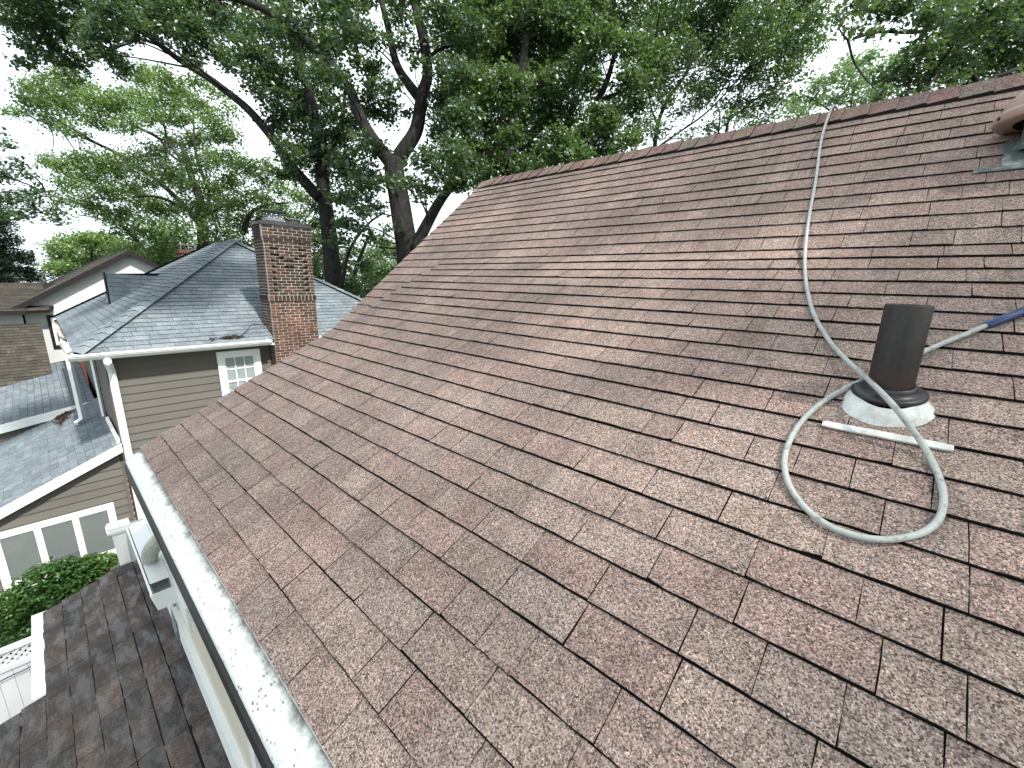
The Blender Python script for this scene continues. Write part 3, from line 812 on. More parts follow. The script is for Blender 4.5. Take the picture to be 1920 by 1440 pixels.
while zz < EAVE - .10:
    if zz > 3.02:
        lap((.80, YW), (3.62, YW), zz, EXP, (0, -1)); lap((4.68, YW), (7.5, YW), zz, EXP, (0, -1)); lap((.70, 11.42), (.70, 14.3), zz, EXP, (-1, 0))
    zc = zz + EXP
    xl = max(WXL + .1, RXc + (zc + .01 - RZc) / RS + .15) if zc < wz(.7) + .1 else 9
    if zz > .2 and xl < .55:
        lap((xl, YW), (.595, YW), zz, EXP, (0, -1))
    if 2.2 < zz < 3.9:
        xl2 = max(-2.7, .25 + (zz - 3.72) / R2) 
        xl2 = .25 + (zz + EXP * 1.06 - 3.72) / R2 + .35
        xl2 = max(-2.7, xl2)
        if xl2 < .5: lap((xl2, 16.0), (.58, 16.0), zz, EXP, (0, -1))
    zz += EXP
g = Geo(); g.box((.655, YW - .045, 3.03), (.80, YW - .021, EAVE - .075)); g.box((.655, YW - .0209, 3.03), (.679, YW + .10, EAVE - .075)); g.build('corner_board', M['siding_corner'], nb)
g = Geo(); g.box((.66, 14.28, 3.6), (.69, 14.40, EAVE - .075)); g.build('corner_board', M['siding_corner'], nb)
g = Geo(); g.box((.585, YW - .045, .3), (.625, YW - .001, 3.05)); g.build('corner_board', M['siding_corner'], nb)
# soffit, gutters, downspouts
g = Geo(); g.box((GX + .02, YG + .02, EAVE - .13), (XR - .02, YW + .04, EAVE - .065)); g.box((GX + .02, YW + .041, EAVE - .13), (.72, YB - .02, EAVE - .065)); g.build('soffit', M['white'], nb)
def gutter_prof(x, z): return [(x, 0, z), (x, 0, z - .11), (x - .06, 0, z - .115), (x - .10, 0, z - .06), (x - .105, 0, z - .035), (x - .118, 0, z - .03), (x - .118, 0, z), (x - .105, 0, z), (x - .10, 0, z - .02), (x - .02, 0, z - .09), (x - .012, 0, z)]
g = Geo()
pr = [(0, p[0], p[2]) for p in gutter_prof(YG + .012, EAVE + .005)]
g.prism(pr, V3(GX - .10, 0, 0), V3(3.56 - GX + .10, 0, 0)); fg = g.build('gutter', M['white'], nb)
g = Geo(); g.prism(pr, V3(4.70, 0, 0), V3(XR - 4.7, 0, 0)); g.build('gutter', M['white'], nb)
g = Geo(); g.prism([(p[0], 0, p[2]) for p in gutter_prof(GX + .012, EAVE + .007)], V3(0, YG + .014, 0), V3(0, 2.6, 0)); g.build('side_gutter', M['rusty'], nb)
g = Geo(); g.prism([(p[0] + .02, 0, p[2] - .06) for p in gutter_prof(GX + .012, EAVE + .007)], V3(0, 13.9, 0), V3(0, 5.6, 0)); g.build('side_gutter', M['rusty'], nb)
def downspout(pts_, w, parent):
    g = Geo(); g.tube(pts_, w * .7071, 4); o = g.build('downspout', M['white'], parent); return o
dx = .72
t0 = ony(199, 672, YW - .2)
downspout([(t0[0], YG - .03, EAVE - .11), (t0[0] + .0, YG - .02, EAVE - .20), (.735, YW - .10, EAVE - .42), (.735, YW - .085, EAVE - .55), (.735, YW - .085, .4)], .085, nb)
downspout([(.45, 13.6, EAVE - .15), (.60, 13.6, EAVE - .3), (.60, 13.6, 3.87)], .05, nb)
downspout([(.19, 14.05, EAVE - .1), (.25, 14.1, EAVE - .3), (.25, 14.1, 3.78), (.12, 14.0, 3.70)], .085, nb)
# sloping white rake boards on the wings
def rake(xa, xb, zf, y, h, name='rake_board'):
    g = Geo(); g.prism([(xa, 0, zf(xa) + .012), (xb, 0, zf(xb) + .012), (xb, 0, zf(xb) - h), (xa, 0, zf(xa) - h)], V3(0, y, 0), V3(0, .03, 0)); return g.build(name, M['white'], nb)
rake(WXL, .655, wz, YW - .16, .165); rake(-2.8, .55, wz2, 15.86, .20)
g = Geo(); g.prism([(.60, 0, wz(.60) + .09), (.652, 0, wz(.65) + .09), (.652, 0, wz(.65) + .01), (.60, 0, wz(.60) + .01)], V3(0, YW - .02, 0), V3(0, 2.0, 0)); g.build('step_flashing', M['white'], nb)

# upper double-hung window
wx0, wx1, wz1 = 2.50, 3.38, 5.50; wz0 = wz1 - 1.42
wn = holder('window', nb)
YT = YW - .052
def frame(parent, x0, x1, z0, z1, w, y0, y1, name, mat='white'):
    g = Geo(); g.box((x0, y0, z1 - w), (x1, y1, z1)); g.box((x0, y0, z0), (x1, y1, z0 + w)); g.box((x0, y0 + .0005, z0 + w), (x0 + w, y1, z1 - w)); g.box((x1 - w, y0 + .0005, z0 + w), (x1, y1, z1 - w)); return g.build(name, M[mat], parent)
frame(wn, wx0, wx1, wz0, wz1, .11, YT - .012, YW + .02, 'trim')
ix0, ix1, iz0, iz1 = wx0 + .112, wx1 - .112, wz0 + .112, wz1 - .112; mz = (iz0 + iz1) / 2
frame(wn, ix0, ix1, mz - .02, iz1, .042, YT + .004, YW + .02, 'sash'); frame(wn, ix0, ix1, iz0, mz + .02, .042, YT + .010, YW + .02, 'sash')
for (za, zb, yy) in ((mz + .022, iz1 - .042, YT + .010), (iz0 + .042, mz - .022, YT + .015)):
    g = Geo(); g.box((ix0 + .042, yy + .006, za), (ix1 - .042, yy + .010, zb)); g.build('pane', M['glass'], wn)
    for a_ in (1, 2):
        xx = ix0 + .042 + (ix1 - ix0 - .084) * a_ / 3; g = Geo(); g.box((xx - .010, yy - .004, za), (xx + .010, yy + .005, zb)); g.build('muntin', M['white'], wn)
    zz_ = (za + zb) / 2; g = Geo(); g.box((ix0 + .042, yy - .003, zz_ - .010), (ix1 - .042, yy + .004, zz_ + .010)); g.build('muntin', M['white'], wn)
g = Geo(); g.box((ix0 + .02, YW - .0245, iz0 + .02), (ix1 - .02, YW - .0235, iz1 - .02)); g.build('blind', M['blind_pale'], wn)
# triple window downstairs
tw0, tw1, tz0, tz1 = -1.22, .36, 1.49, 2.61
trip = holder('window', nb)
frame(trip, tw0 - .06, tw1, tz0, tz1, .065, YT - .008, YW + .02, 'trim')
wd = (tw1 - .065 - (tw0 + .005)) / 3
for a_ in range(3):
    xa = tw0 + .006 + wd * a_; frame(trip, xa, xa + wd - .002, tz0 + .066, tz1 - .066, .045, YT + .002, YW + .02, 'sash')
    g = Geo(); g.box((xa + .045, YT + .018, tz0 + .11), (xa + wd - .047, YT + .022, tz1 - .11)); g.build('pane', M['glass'], trip)
    g = Geo(); g.box((xa + .04, YW - .0230, tz0 + .07), (xa + wd - .04, YW - .0222, tz1 - .07)); g.build('dark_room_sheet', M['dark'], trip)
    g = Geo(); bz = tz0 + (.13 if a_ != 1 else .30); g.box((xa + .04, YW - .0245, bz), (xa + wd - .04, YW - .0235, tz1 - .09)); g.build('blind', M['blind'], trip)

# bricks
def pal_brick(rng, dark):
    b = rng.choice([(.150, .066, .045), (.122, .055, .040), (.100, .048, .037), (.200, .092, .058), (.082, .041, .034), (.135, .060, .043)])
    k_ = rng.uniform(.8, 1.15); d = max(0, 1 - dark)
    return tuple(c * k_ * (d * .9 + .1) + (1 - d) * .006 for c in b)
ch = holder('chimney', nb)
CX0, CX1, CY0, CY1 = 3.63, 4.68, 10.92, 11.55
BZ0, CH = 4.2, .0677
rb_ = random.Random(77)
nrow = 61; ztop = BZ0 + nrow * CH
mort = Geo(); mort.box((CX0 + .058, CY0 + .072, 0), (CX1 - .008, CY1 - .008, ztop)); mort.box((CX0 + .004, CY0 + .004, 0), (CX1 - .004, CY0 + .0715, BZ0 + 13 * CH))
mort.box((CX0 + .005, CY0 + .073, 0), (CX0 + .0575, CY1 - .008, ztop))
bl = .2125
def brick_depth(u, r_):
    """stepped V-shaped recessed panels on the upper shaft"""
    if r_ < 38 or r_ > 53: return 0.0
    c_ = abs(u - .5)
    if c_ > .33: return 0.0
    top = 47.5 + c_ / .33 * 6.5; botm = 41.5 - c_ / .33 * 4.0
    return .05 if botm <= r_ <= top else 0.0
bricks = []
for r_ in range(13, nrow):
    z = BZ0 + r_ * CH; zt_ = z + CH - .014
    out = 0.0
    if r_ in (36, 37): out = .022
    if r_ >= nrow - 4: out = .03
    if r_ == nrow - 5: out = .018
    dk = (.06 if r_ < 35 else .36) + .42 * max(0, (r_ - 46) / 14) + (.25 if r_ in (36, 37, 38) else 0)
    W_ = CX1 - CX0
    if r_ == 36: continue
    h0 = z - CH if r_ == 37 else z
    nb_ = 10 if r_ == 37 else None
    x = CX0 - (bl / 2 if r_ % 2 else 0)
    step = W_ / 12 if r_ == 37 else W_ / 5.0
    x = CX0 - (step / 2 if (r_ % 2 and r_ != 37) else 0)
    while x < CX1 - .01:
        a_, b_ = max(x, CX0), min(x + step, CX1)
        if b_ - a_ > .03:
            u = ((a_ + b_) / 2 - CX0) / W_; dp = brick_depth(u, r_)
            d2 = dk + (.8 if dp else 0) * (.75 if u > .45 else .5) + (.25 if (u > .62 and r_ > 26) else 0) + rb_.uniform(-.12, .18)  # recess and right side darker: soot, with dapple and recess shade in the tint
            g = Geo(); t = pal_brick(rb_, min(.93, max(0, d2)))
            j = rb_.uniform(-.003, .003)
            lo_ = -out if a_ == CX0 else 0; 
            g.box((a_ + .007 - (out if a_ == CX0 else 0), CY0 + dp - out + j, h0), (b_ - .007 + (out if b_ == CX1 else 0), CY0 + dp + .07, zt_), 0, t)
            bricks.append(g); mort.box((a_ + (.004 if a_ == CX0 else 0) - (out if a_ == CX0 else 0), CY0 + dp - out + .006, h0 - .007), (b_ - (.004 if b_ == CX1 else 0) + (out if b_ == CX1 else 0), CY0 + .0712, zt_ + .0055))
        x += step
    # left face
    D_ = CY1 - CY0; st2 = D_ / 12 * 1.0 if r_ == 37 else D_ / 3.0
    y_ = CY0 + .0705 - (st2 / 2 if (r_ % 2 == 0 and r_ != 37) else 0)
    while y_ < CY1 - .01:
        a_, b_ = max(y_, CY0 + .0705), min(y_ + st2, CY1)
        if b_ - a_ > .03:
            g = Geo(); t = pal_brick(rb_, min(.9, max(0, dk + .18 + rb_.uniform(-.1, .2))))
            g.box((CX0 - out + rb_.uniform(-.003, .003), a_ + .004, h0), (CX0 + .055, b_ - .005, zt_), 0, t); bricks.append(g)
        y_ += st2
# brick base of the house wall beside the siding
for r_ in range(0, 22):
    z = 1.55 + r_ * CH; x = .64 - (.1 if r_ % 2 else 0)
    while x < 1.45:
        a_, b_ = max(x, .63), min(x + bl, 1.5)
        if b_ - a_ > .03:
            g = Geo(); t = pal_brick(rb_, .15 + rb_.uniform(-.1, .2)); g.box((a_ + .006, YW - .012 + rb_.uniform(-.002, .002), z), (b_ - .005, YW + .01, z + CH - .013), 0, t); bricks.append(g)
        x += bl
mort.build('mortar', M['mortar'], ch)
order = sorted(range(len(bricks)), key=lambda i: -screen_area(bricks[i])); keep = set(order[:300]); restg = Geo()
base = holder('brick_base', nb)
for i_, b in enumerate(bricks):
    par = base if b.v[0][2] < 3.1 and b.v[0][0] < 2 else ch
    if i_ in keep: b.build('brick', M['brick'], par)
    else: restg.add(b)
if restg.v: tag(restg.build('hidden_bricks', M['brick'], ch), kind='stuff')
g = Geo(); g.box((.632, YW + .0105, 0), (7.4, YW + .018, 3.03)); g.build('mortar_bed', M['mortar'], base)
g = Geo(); zc = ztop
g.hexa([(CX0 - .045, CY0 - .045, zc), (CX1 + .045, CY0 - .045, zc), (CX1 + .045, CY1 + .045, zc), (CX0 - .045, CY1 + .045, zc),
        (CX0 + .06, CY0 + .06, zc + .10), (CX1 - .06, CY0 + .06, zc + .10), (CX1 - .06, CY1 - .06, zc + .10), (CX0 + .06, CY1 - .06, zc + .10)]); g.build('crown', M['concrete'], ch)
fc = (CX0 + .36, 11.23)
cap = holder('flue_cap', nb)
g = Geo(); g.box((fc[0] - .19, fc[1] - .16, zc + .09), (fc[0] + .19, fc[1] + .16, zc + .16)); g.build('flue_collar', M['galv'], cap)
g = Geo()
for a_ in range(7):
    xx = fc[0] - .17 + .34 * a_ / 6
    for yy in (fc[1] - .145, fc[1] + .145): g.box((xx - .004, yy - .004, zc + .161), (xx + .004, yy + .004, zc + .31))
for a_ in range(1, 5):
    yy = fc[1] - .145 + .29 * a_ / 5
    for xx in (fc[0] - .17, fc[0] + .17): g.box((xx - .004, yy - .004, zc + .161), (xx + .004, yy + .004, zc + .31))
for zz_ in (.21, .26): 
    for yy in (fc[1] - .15, fc[1] + .15): g.box((fc[0] - .17, yy - .003, zc + zz_), (fc[0] + .17, yy + .003, zc + zz_ + .006))
g.build('mesh_cage', M['galv'], cap)
g = Geo(); g.hexa([(fc[0] - .27, fc[1] - .22, zc + .311), (fc[0] + .27, fc[1] - .22, zc + .311), (fc[0] + .27, fc[1] + .22, zc + .311), (fc[0] - .27, fc[1] + .22, zc + .311),
        (fc[0] - .20, fc[1] - .12, zc + .345), (fc[0] + .20, fc[1] - .12, zc + .345), (fc[0] + .20, fc[1] + .12, zc + .345), (fc[0] - .20, fc[1] + .12, zc + .345)]); g.build('lid', M['black'], cap)
cap = holder('flue_cap', nb)
g = Geo(); g.lathe((fc[0] + .42, fc[1], zc + .08), [(.12, 0), (.12, .09), (.19, .10), (.19, .12), (.02, .15), (.001, .15)], 18); g.build('lid', M['galv'], cap)
# second, smaller chimney behind
ch2 = holder('rear_chimney', nb); cb2 = at(352, 470, 17.5)
g = Geo(); s_ = .32; g.box((cb2[0] - s_, cb2[1] - s_, cb2[2] - 1.6), (cb2[0] + s_, cb2[1] + s_, cb2[2])); g.box((cb2[0] - s_ - .04, cb2[1] - s_ - .04, cb2[2] - .12), (cb2[0] + s_ + .04, cb2[1] + s_ + .04, cb2[2] + .02)); g.build('stack', M['brickwall'], ch2)
g = Geo(); g.box((cb2[0] - .3, cb2[1] - .2, cb2[2] + .2), (cb2[0] + .3, cb2[1] + .2, cb2[2] + .23))
for a_ in (-.25, 0, .25):
    for b_ in (-.17, .17): g.box((cb2[0] + a_ - .012, cb2[1] + b_ - .012, cb2[2] + .021), (cb2[0] + a_ + .012, cb2[1] + b_ + .012, cb2[2] + .2))
g.build('cap', M['galv'], ch2)
# litter and cable on the neighbour's roof
def litter(name, px, py, plane_o, plane_n, sx, sy, n_, label, seed):
    r_ = random.Random(seed); c_ = onplane(px, py, plane_o, plane_n); n2 = V3(*plane_n)
    o = thing(name, c_, label, 'leaf litter')
    a_ = V3(*sx); b_ = V3(*sy); g = Geo()
    for i_ in range(n_):
        p = c_ + a_ * r_.gauss(0, .4) + b_ * r_.gauss(0, .4) + n2 * r_.uniform(.012, .045)
        d = V3(r_.gauss(0, 1), r_.gauss(0, 1), r_.gauss(0, .4)); d /= np.linalg.norm(d); q = np.cross(d, V3(r_.gauss(0, 1), r_.gauss(0, 1), r_.gauss(0, 1))); q /= np.linalg.norm(q)
        L, w = r_.uniform(.03, .08), r_.uniform(.006, .022); g.poly([p - d * L, p - q * w, p + d * L, p + q * w])
    tag(g.build('leaves', M['litter'], o), kind='stuff'); return o
NF = V3(0, -sA, cA); NWg = V3(-sw, 0, cw)
litter('leaf_litter', 432, 634, e00, NF, (.42, 0, 0), (0, .06 * cA, .06 * sA), 90, 'brown twigs and leaves heaped on grey roof above the gutter by brick chimney', 1)
litter('leaf_litter', 120, 782, (RXc, 0, RZc), NWg, (.05, .9, 0), (.18, 0, .08), 300, 'brown leaf litter caught between the two low grey wing roofs', 2)
k0 = [onplane(x, y, e00 + NF * h, NF) for x, y, h in ((450, 632, .03), (462, 620, .06), (472, 610, .13), (485, 608, .10), (497, 614, .04))]
cb_ = thing('loose_cable', k0[0], 'thin black cable arching over grey shingles beside brick chimney', 'cable'); g = Geo(); g.tube(catmull(k0, 6), .008, 6); g.build('cable', M['black'], cb_)

# ================================================================= white gabled house behind
YH = 23.0
wh = thing('white_gable_house', (3, 27, 0), 'white stucco house with dark brown gable trim behind the grey roof', 'house')
ap = ony(240, 470, YH); el = ony(22, 578, YH); sl = (ap[2] - el[2]) / (ap[0] - el[0]); xr = ap[0] + (ap[0] - el[0])
g = Geo(); g.poly([(el[0] + .25, YH, 0), (xr - .25, YH, 0), (xr - .25, YH, el[2] + .1), (ap[0], YH, ap[2] - .12), (el[0] + .25, YH, el[2] + .1)])
g.poly([(el[0] + .25, YH, 0), (el[0] + .25, YH, el[2] + .1), (el[0] + .25, YH + 9, el[2] + .1), (el[0] + .25, YH + 9, 0)]); g.build('wall', M['stucco'], wh)
g = Geo(); up_ = V3(0, 0, 1)
g.slab([(el[0], YH - .25, el[2]), (ap[0], YH - .25, ap[2]), (ap[0], YH + 9, ap[2]), (el[0], YH + 9, el[2])], up_, .1); g.slab([(ap[0] + .002, YH - .25, ap[2]), (xr, YH - .25, el[2]), (xr, YH + 9, el[2]), (ap[0] + .002, YH + 9, ap[2])], up_, .1)
wr = g.build('roof', M['butt'], wh)
ro = random.Random(9); op = []
aw = math.atan(sl); vL = V3(math.cos(aw), 0, math.sin(aw)); nL = V3(-math.sin(aw), 0, math.cos(aw)); LL = (ap[0] - el[0]) / math.cos(aw)
for s in field((el[0], YH - .27, el[2]), (0, 1, 0), vL, nL, [(k_, 0, 6) for k_ in range(int(LL / .15) + 1)], .15, .01, pal_old, ro, .3, .5, off=1, nu=2): op.append((s, 'old', wr))
for sgn, xa, xb in ((1, el[0] - .03, ap[0]), (-1, ap[0] + .003, xr + .03)):
    za = el[2] - .03 * sl if sgn == 1 else ap[2]; zb_ = ap[2] if sgn == 1 else el[2] - .03 * sl
    g = Geo(); g.prism([(xa, 0, za + .02), (xb, 0, zb_ + .02), (xb, 0, zb_ - .17), (xa, 0, za - .17)], V3(0, YH - .30, 0), V3(0, .05, 0)); g.build('rake_trim', M['brown_trim'], wh)
w0, w1 = ony(86, 591, YH), ony(118, 648, YH); ww = holder('window', wh)
xa, xb, za, zb_ = w0[0], w0[0] + .95, w1[2] - .05, w0[2]
frame(ww, xa, xb, za, zb_, .09, YH - .07, YH + .02, 'trim', 'brown_trim'); frame(ww, xa + .09, xb - .09, za + .09, zb_ - .09, .07, YH - .05, YH + .02, 'sash')
g = Geo(); g.box((xa + .16, YH - .035, (za + zb_) / 2 - .035), (xb - .16, YH - .003, (za + zb_) / 2 + .035)); g.build('sash', M['white'], ww)
g = Geo(); g.box(((xa + xb) / 2 - .015, YH - .034, za + .16), ((xa + xb) / 2 + .015, YH - .004, (za + zb_) / 2 - .036)); g.box(((xa + xb) / 2 - .015, YH - .034, (za + zb_) / 2 + .036), ((xa + xb) / 2 + .015, YH - .004, zb_ - .16)); g.build('muntin', M['white'], ww)
g = Geo(); g.box((xa + .16, YH - .02, za + .16), (xb - .16, YH - .015, zb_ - .16)); g.build('pane', M['glass'], ww); g = Geo(); g.box((xa + .1, YH - .003, za + .1), (xb - .1, YH - .001, zb_ - .1)); g.build('dark_room_sheet', M['dark'], ww)
# cross wing on the left: roof slope towards us
q0, q1 = ony(-40, 585, YH - .5), ony(50, 585, YH - .5); zr = ony(0, 530, YH + 2.6)[2]; ze = q0[2]
xe = ony(60, 560, YH - .3)[0]
vv_ = V3(0, 3.1, zr - ze); LLv = np.linalg.norm(vv_); vv_ /= LLv; nv_ = V3(0, -vv_[2], vv_[1])
g = Geo(); g.slab([(-9, YH - .5, ze), (xe + .35, YH - .5, ze), (xe + 1.2, YH + 2.6, zr), (-9, YH + 2.6, zr)], nv_, .08); w3 = g.build('cross_wing_roof', M['butt'], wh)
for s in field((-9, YH - .5, ze), (1, 0, 0), vv_, nv_, [(k_, 0, xe + .35 + 9) for k_ in range(int(LLv / .15))], .15, .01, pal_old, ro, .3, .5, off=1, nu=2): op.append((s, 'old', w3))
g = Geo(); g.box((-9, YH - .62, ze - .12), (q1[0], YH - .49, ze - .01)); g.build('gutter', M['brown_trim'], wh)
g = Geo(); g.box((-9, YH - .1, 0), (el[0] + .2, YH + 5, ze - .1)); g.build('wing_wall', M['stucco'], wh)
# porch roof in front of it
p0, p1 = ony(78, 606, 22.6), ony(98, 705, 20.2)
v4 = V3(0, p0[1] - p1[1], p0[2] - p1[2]); L4 = np.linalg.norm(v4); v4 /= L4; n4 = V3(0, -v4[2], v4[1]); xq = (p0[0] + p1[0]) / 2 
g = Geo(); o4 = V3(-6, p1[1], p1[2]) - v4 * .8
g.slab([o4, (xq, o4[1], o4[2]), (xq, p0[1], p0[2]), (-6, p0[1], p0[2])], n4, .08); w4 = g.build('porch_roof', M['butt'], wh)
for s in field(o4, (1, 0, 0), v4, n4, [(k_, 0, xq + 6) for k_ in range(int((L4 + .8) / .15))], .15, .012, pal_old, ro, .3, .5, off=1, nu=2): op.append((s, 'old', w4))
place_pieces(op, 120, 'shingle', {'old': [M['shingle_old'], M['butt']]}, 'distant_shingles')
b0 = ony(94, 690, 22.8); g = Geo(); g.box((xq + .05, YH - .15, 0), (1.6, YH - .02, ony(110, 682, 22.9)[2])); g.build('brick_base', M['brickwall'], wh)

# ================================================================= fence, light string, shrub
fy = 8.87
fn = thing('vinyl_fence', (-1.2, fy, 0), 'white vinyl privacy fence with lattice top beyond the porch roof', 'fence')
ftop = 1.80
g = Geo(); g.box((-4.0, fy - .03, ftop - .06), (-.45, fy + .05, ftop)); g.build('top_rail', M['vinyl'], fn)
g = Geo(); g.box((-4.0, fy - .03, ftop - .36), (-.45, fy + .05, ftop - .29)); g.build('middle_rail', M['vinyl'], fn)
g = Geo(); z0_, z1_ = ftop - .29, ftop - .06; x = -4.0
while x < -.6:
    for sgn in (1, -1):
        xa, xb = (x, x + .23) if sgn == 1 else (x + .23, x); yo = 0 if sgn == 1 else .011
        d = V3(xb - xa, 0, z1_ - z0_); d /= np.linalg.norm(d); n_ = V3(-d[2], 0, d[0]) * .017
        A_, B_ = V3(xa, fy + yo, z0_), V3(xb, fy + yo, z1_)
        g.prism([A_ - n_, B_ - n_, B_ + n_, A_ + n_], V3(0, 0, 0), V3(0, .008, 0))
    x += .092
g.build('lattice', M['vinyl'], fn)
x = -4.0
while x < -.5:
    g = Geo(); g.box((x + .002, fy, .1), (x + .148, fy + .02, ftop - .361)); g.build('board', M['vinyl'], fn); x += .15
for xp in (-2.9, -.5):
    g = Geo(); g.box((xp - .06, fy - .045, 0), (xp + .06, fy + .065, ftop + .05)); g.build('post', M['vinyl'], fn)
sw_ = [(-4, fy - .05, 1.30), (-2.4, fy - .06, 1.12), (-1.3, fy - .06, 1.34), (-.98, fy - .06, 1.37), (-.5, fy - .05, 1.50)]
ls = thing('string_light', (-1, fy - .05, 1.36), 'dark purple light string with one bulb hanging along white fence', 'string light')
g = Geo(); g.tube(catmull(sw_, 6), .008, 6); g.build('wire', M['wire'], ls)
g = Geo(); g.lathe((-.93, fy - .065, 1.375), [(.010, 0), (.016, -.02), (.018, -.05), (.013, -.07), (.022, -.10), (.020, -.13), (.004, -.15)], 12); g.build('bulb', M['wire'], ls, smooth=True)

# ================================================================= trees
def leaf_mesh(name, cent, size, rs, mat, parent, aspect=.68, flat=.8, curl=.18):
    n = len(cent); off = root_of(parent); cent = cent - off
    d = rs.normal(size=(n, 3)); d[:, 2] = d[:, 2] * .6 - .25; d /= np.linalg.norm(d, axis=1)[:, None]
    up = rs.normal(size=(n, 3)) * (1 - flat * .5); up[:, 2] += flat
    s = np.cross(d, up); s /= (np.linalg.norm(s, axis=1)[:, None] + 1e-9); nn = np.cross(s, d)
    L = (size * rs.uniform(.65, 1.3, n))[:, None]; W = L * aspect * .5
    b = cent - d * L * .5; t = cent + d * L * .5 - nn * L * curl * .6
    l = cent + s * W + nn * L * curl * .5; r = cent - s * W + nn * L * curl * .5
    v = np.stack([b, r, t, l], 1).reshape(-1, 3).astype(np.float32)
    me = bpy.data.meshes.new(name); me.vertices.add(4 * n); me.vertices.foreach_set('co', v.ravel())
    i = np.arange(n)[:, None] * 4
    tri = np.concatenate([i + np.array([[0, 1, 2]]), i + np.array([[0, 2, 3]])], 1).astype(np.int32)
    me.loops.add(6 * n); me.loops.foreach_set('vertex_index', tri.ravel())
    me.polygons.add(2 * n); me.polygons.foreach_set('loop_start', np.arange(0, 6 * n, 3, dtype=np.int32))
    me.polygons.foreach_set('loop_total', np.full(2 * n, 3, np.int32))
    me.materials.append(mat); me.update(calc_edges=True); me.validate()
    o = bpy.data.objects.new(name, me); COL.objects.link(o); o.parent = parent
    return o
def clump_leaves(clumps, size, cover, rs, sprig=.20):
    out = []
    for c, r in clumps:
        area = math.pi * r * r; n = int(2.3 * cover * area / (size * size * .28)); per = 24; m = max(3, n // per)
        dr = rs.normal(size=(m, 3)); dr /= np.linalg.norm(dr, axis=1)[:, None]
        rad = r * rs.uniform(0, 1, m) ** .45
        sc = np.asarray(c) + dr * rad[:, None] * np.array([1.05, 1.05, .78])
        p = np.repeat(sc, per, 0) + rs.normal(size=(m * per, 3)) * sprig * np.array([1, 1, .6])
        out.append(p)
    return np.concatenate(out)
def limb_pts(pix, dep, rnd, jit=.35):
    """traced limb: pixels give directions, the tree's own distance (with some sway) places it"""
    P = []; dd = 0.0
    for q in pix:
        dd += rnd.uniform(-jit, jit) * .5; dz = q[2] if len(q) > 2 else 0.0
        P.append(at(q[0], q[1], dep + dd + dz))
    return P
def tree(name, label, dep, trunk, limbs, clumps, leaf, size, cover, bark, seed, group, twig=True, spread=.09, extra=(), sprig=.17, boughs=()):
    rnd = random.Random(seed); rs = np.random.RandomState(seed)
    tp, r0, r1 = trunk; pts = limb_pts(tp, dep, rnd, .1)
    foot = V3(pts[0][0], pts[0][1], 0); o = thing(name, foot, label, 'tree', group)
    g = Geo(); full = [foot + V3(0, 0, -.1), foot + V3(0, 0, .5)] + [p for p in pts if p[2] > .8]
    full = [full[0], full[1]] + catmull(full[2:], 4) if len(full) > 4 else full
    n_ = len(full); g.tube(full, [r0 * 1.35] + [r0 + (r1 - r0) * i / (n_ - 2) for i in range(n_ - 1)], 12)
    nodes = list(full[n_ // 2:])
    for pix, ra, rb in limbs:
        P = catmull(limb_pts(pix, dep, rnd), 4); P[0] = P[0]
        g.tube(P, [ra + (rb - ra) * (i / (len(P) - 1)) ** .8 for i in range(len(P))], 9); nodes += P
    for bpts in boughs:
        P = catmull(bpts, 5); g.tube(P, [.16 * (1 - .8 * i / (len(P) - 1)) for i in range(len(P))], 8); nodes += P
    cl = []
    for q in clumps:
        px, py, rp_ = q[:3]; dd = dep * (1 + rs.normal() * spread) + (q[3] if len(q) > 3 else 0)
        cl.append((at(px, py, dd), 1.08 * rp_ / F * dd))
    for q in extra: cl.append((V3(*q[:3]), q[3]))
    N_ = np.array(nodes)
    if twig:
        for c, r in cl:
            d2 = ((N_ - c) ** 2).sum(1); j = int(np.argmin(d2 + (N_[:, 2] > c[2] + .3) * 4)); a = N_[j]
            ln = math.sqrt(d2[j])
            if ln > 4.5: continue
            mid = (a + c) / 2 + V3(rnd.uniform(-.2, .2), rnd.uniform(-.2, .2), rnd.uniform(-.05, .3)) * min(1, ln * .4)
            rr0 = .014 + .009 * min(ln, 4); P = catmull([a, mid, c], 5); g.tube(P, [rr0 * (1 - .75 * i / (len(P) - 1)) for i in range(len(P))], 6)
            for _ in range(5):
                dv_ = V3(rnd.gauss(0, 1), rnd.gauss(0, 1), rnd.gauss(0, .6)); dv_ /= np.linalg.norm(dv_); e_ = c + dv_ * r * .8
                g.tube([c, (c + e_) / 2 + V3(0, 0, .06), e_], [.016, .011, .004], 5)
    g.build('trunk', bark, o, smooth=True)
    tag(leaf_mesh('crown', clump_leaves(cl, size, cover, rs, sprig), size, rs, leaf, o), kind='stuff')
    return o

GT = 'large leafy trees behind the roofs'
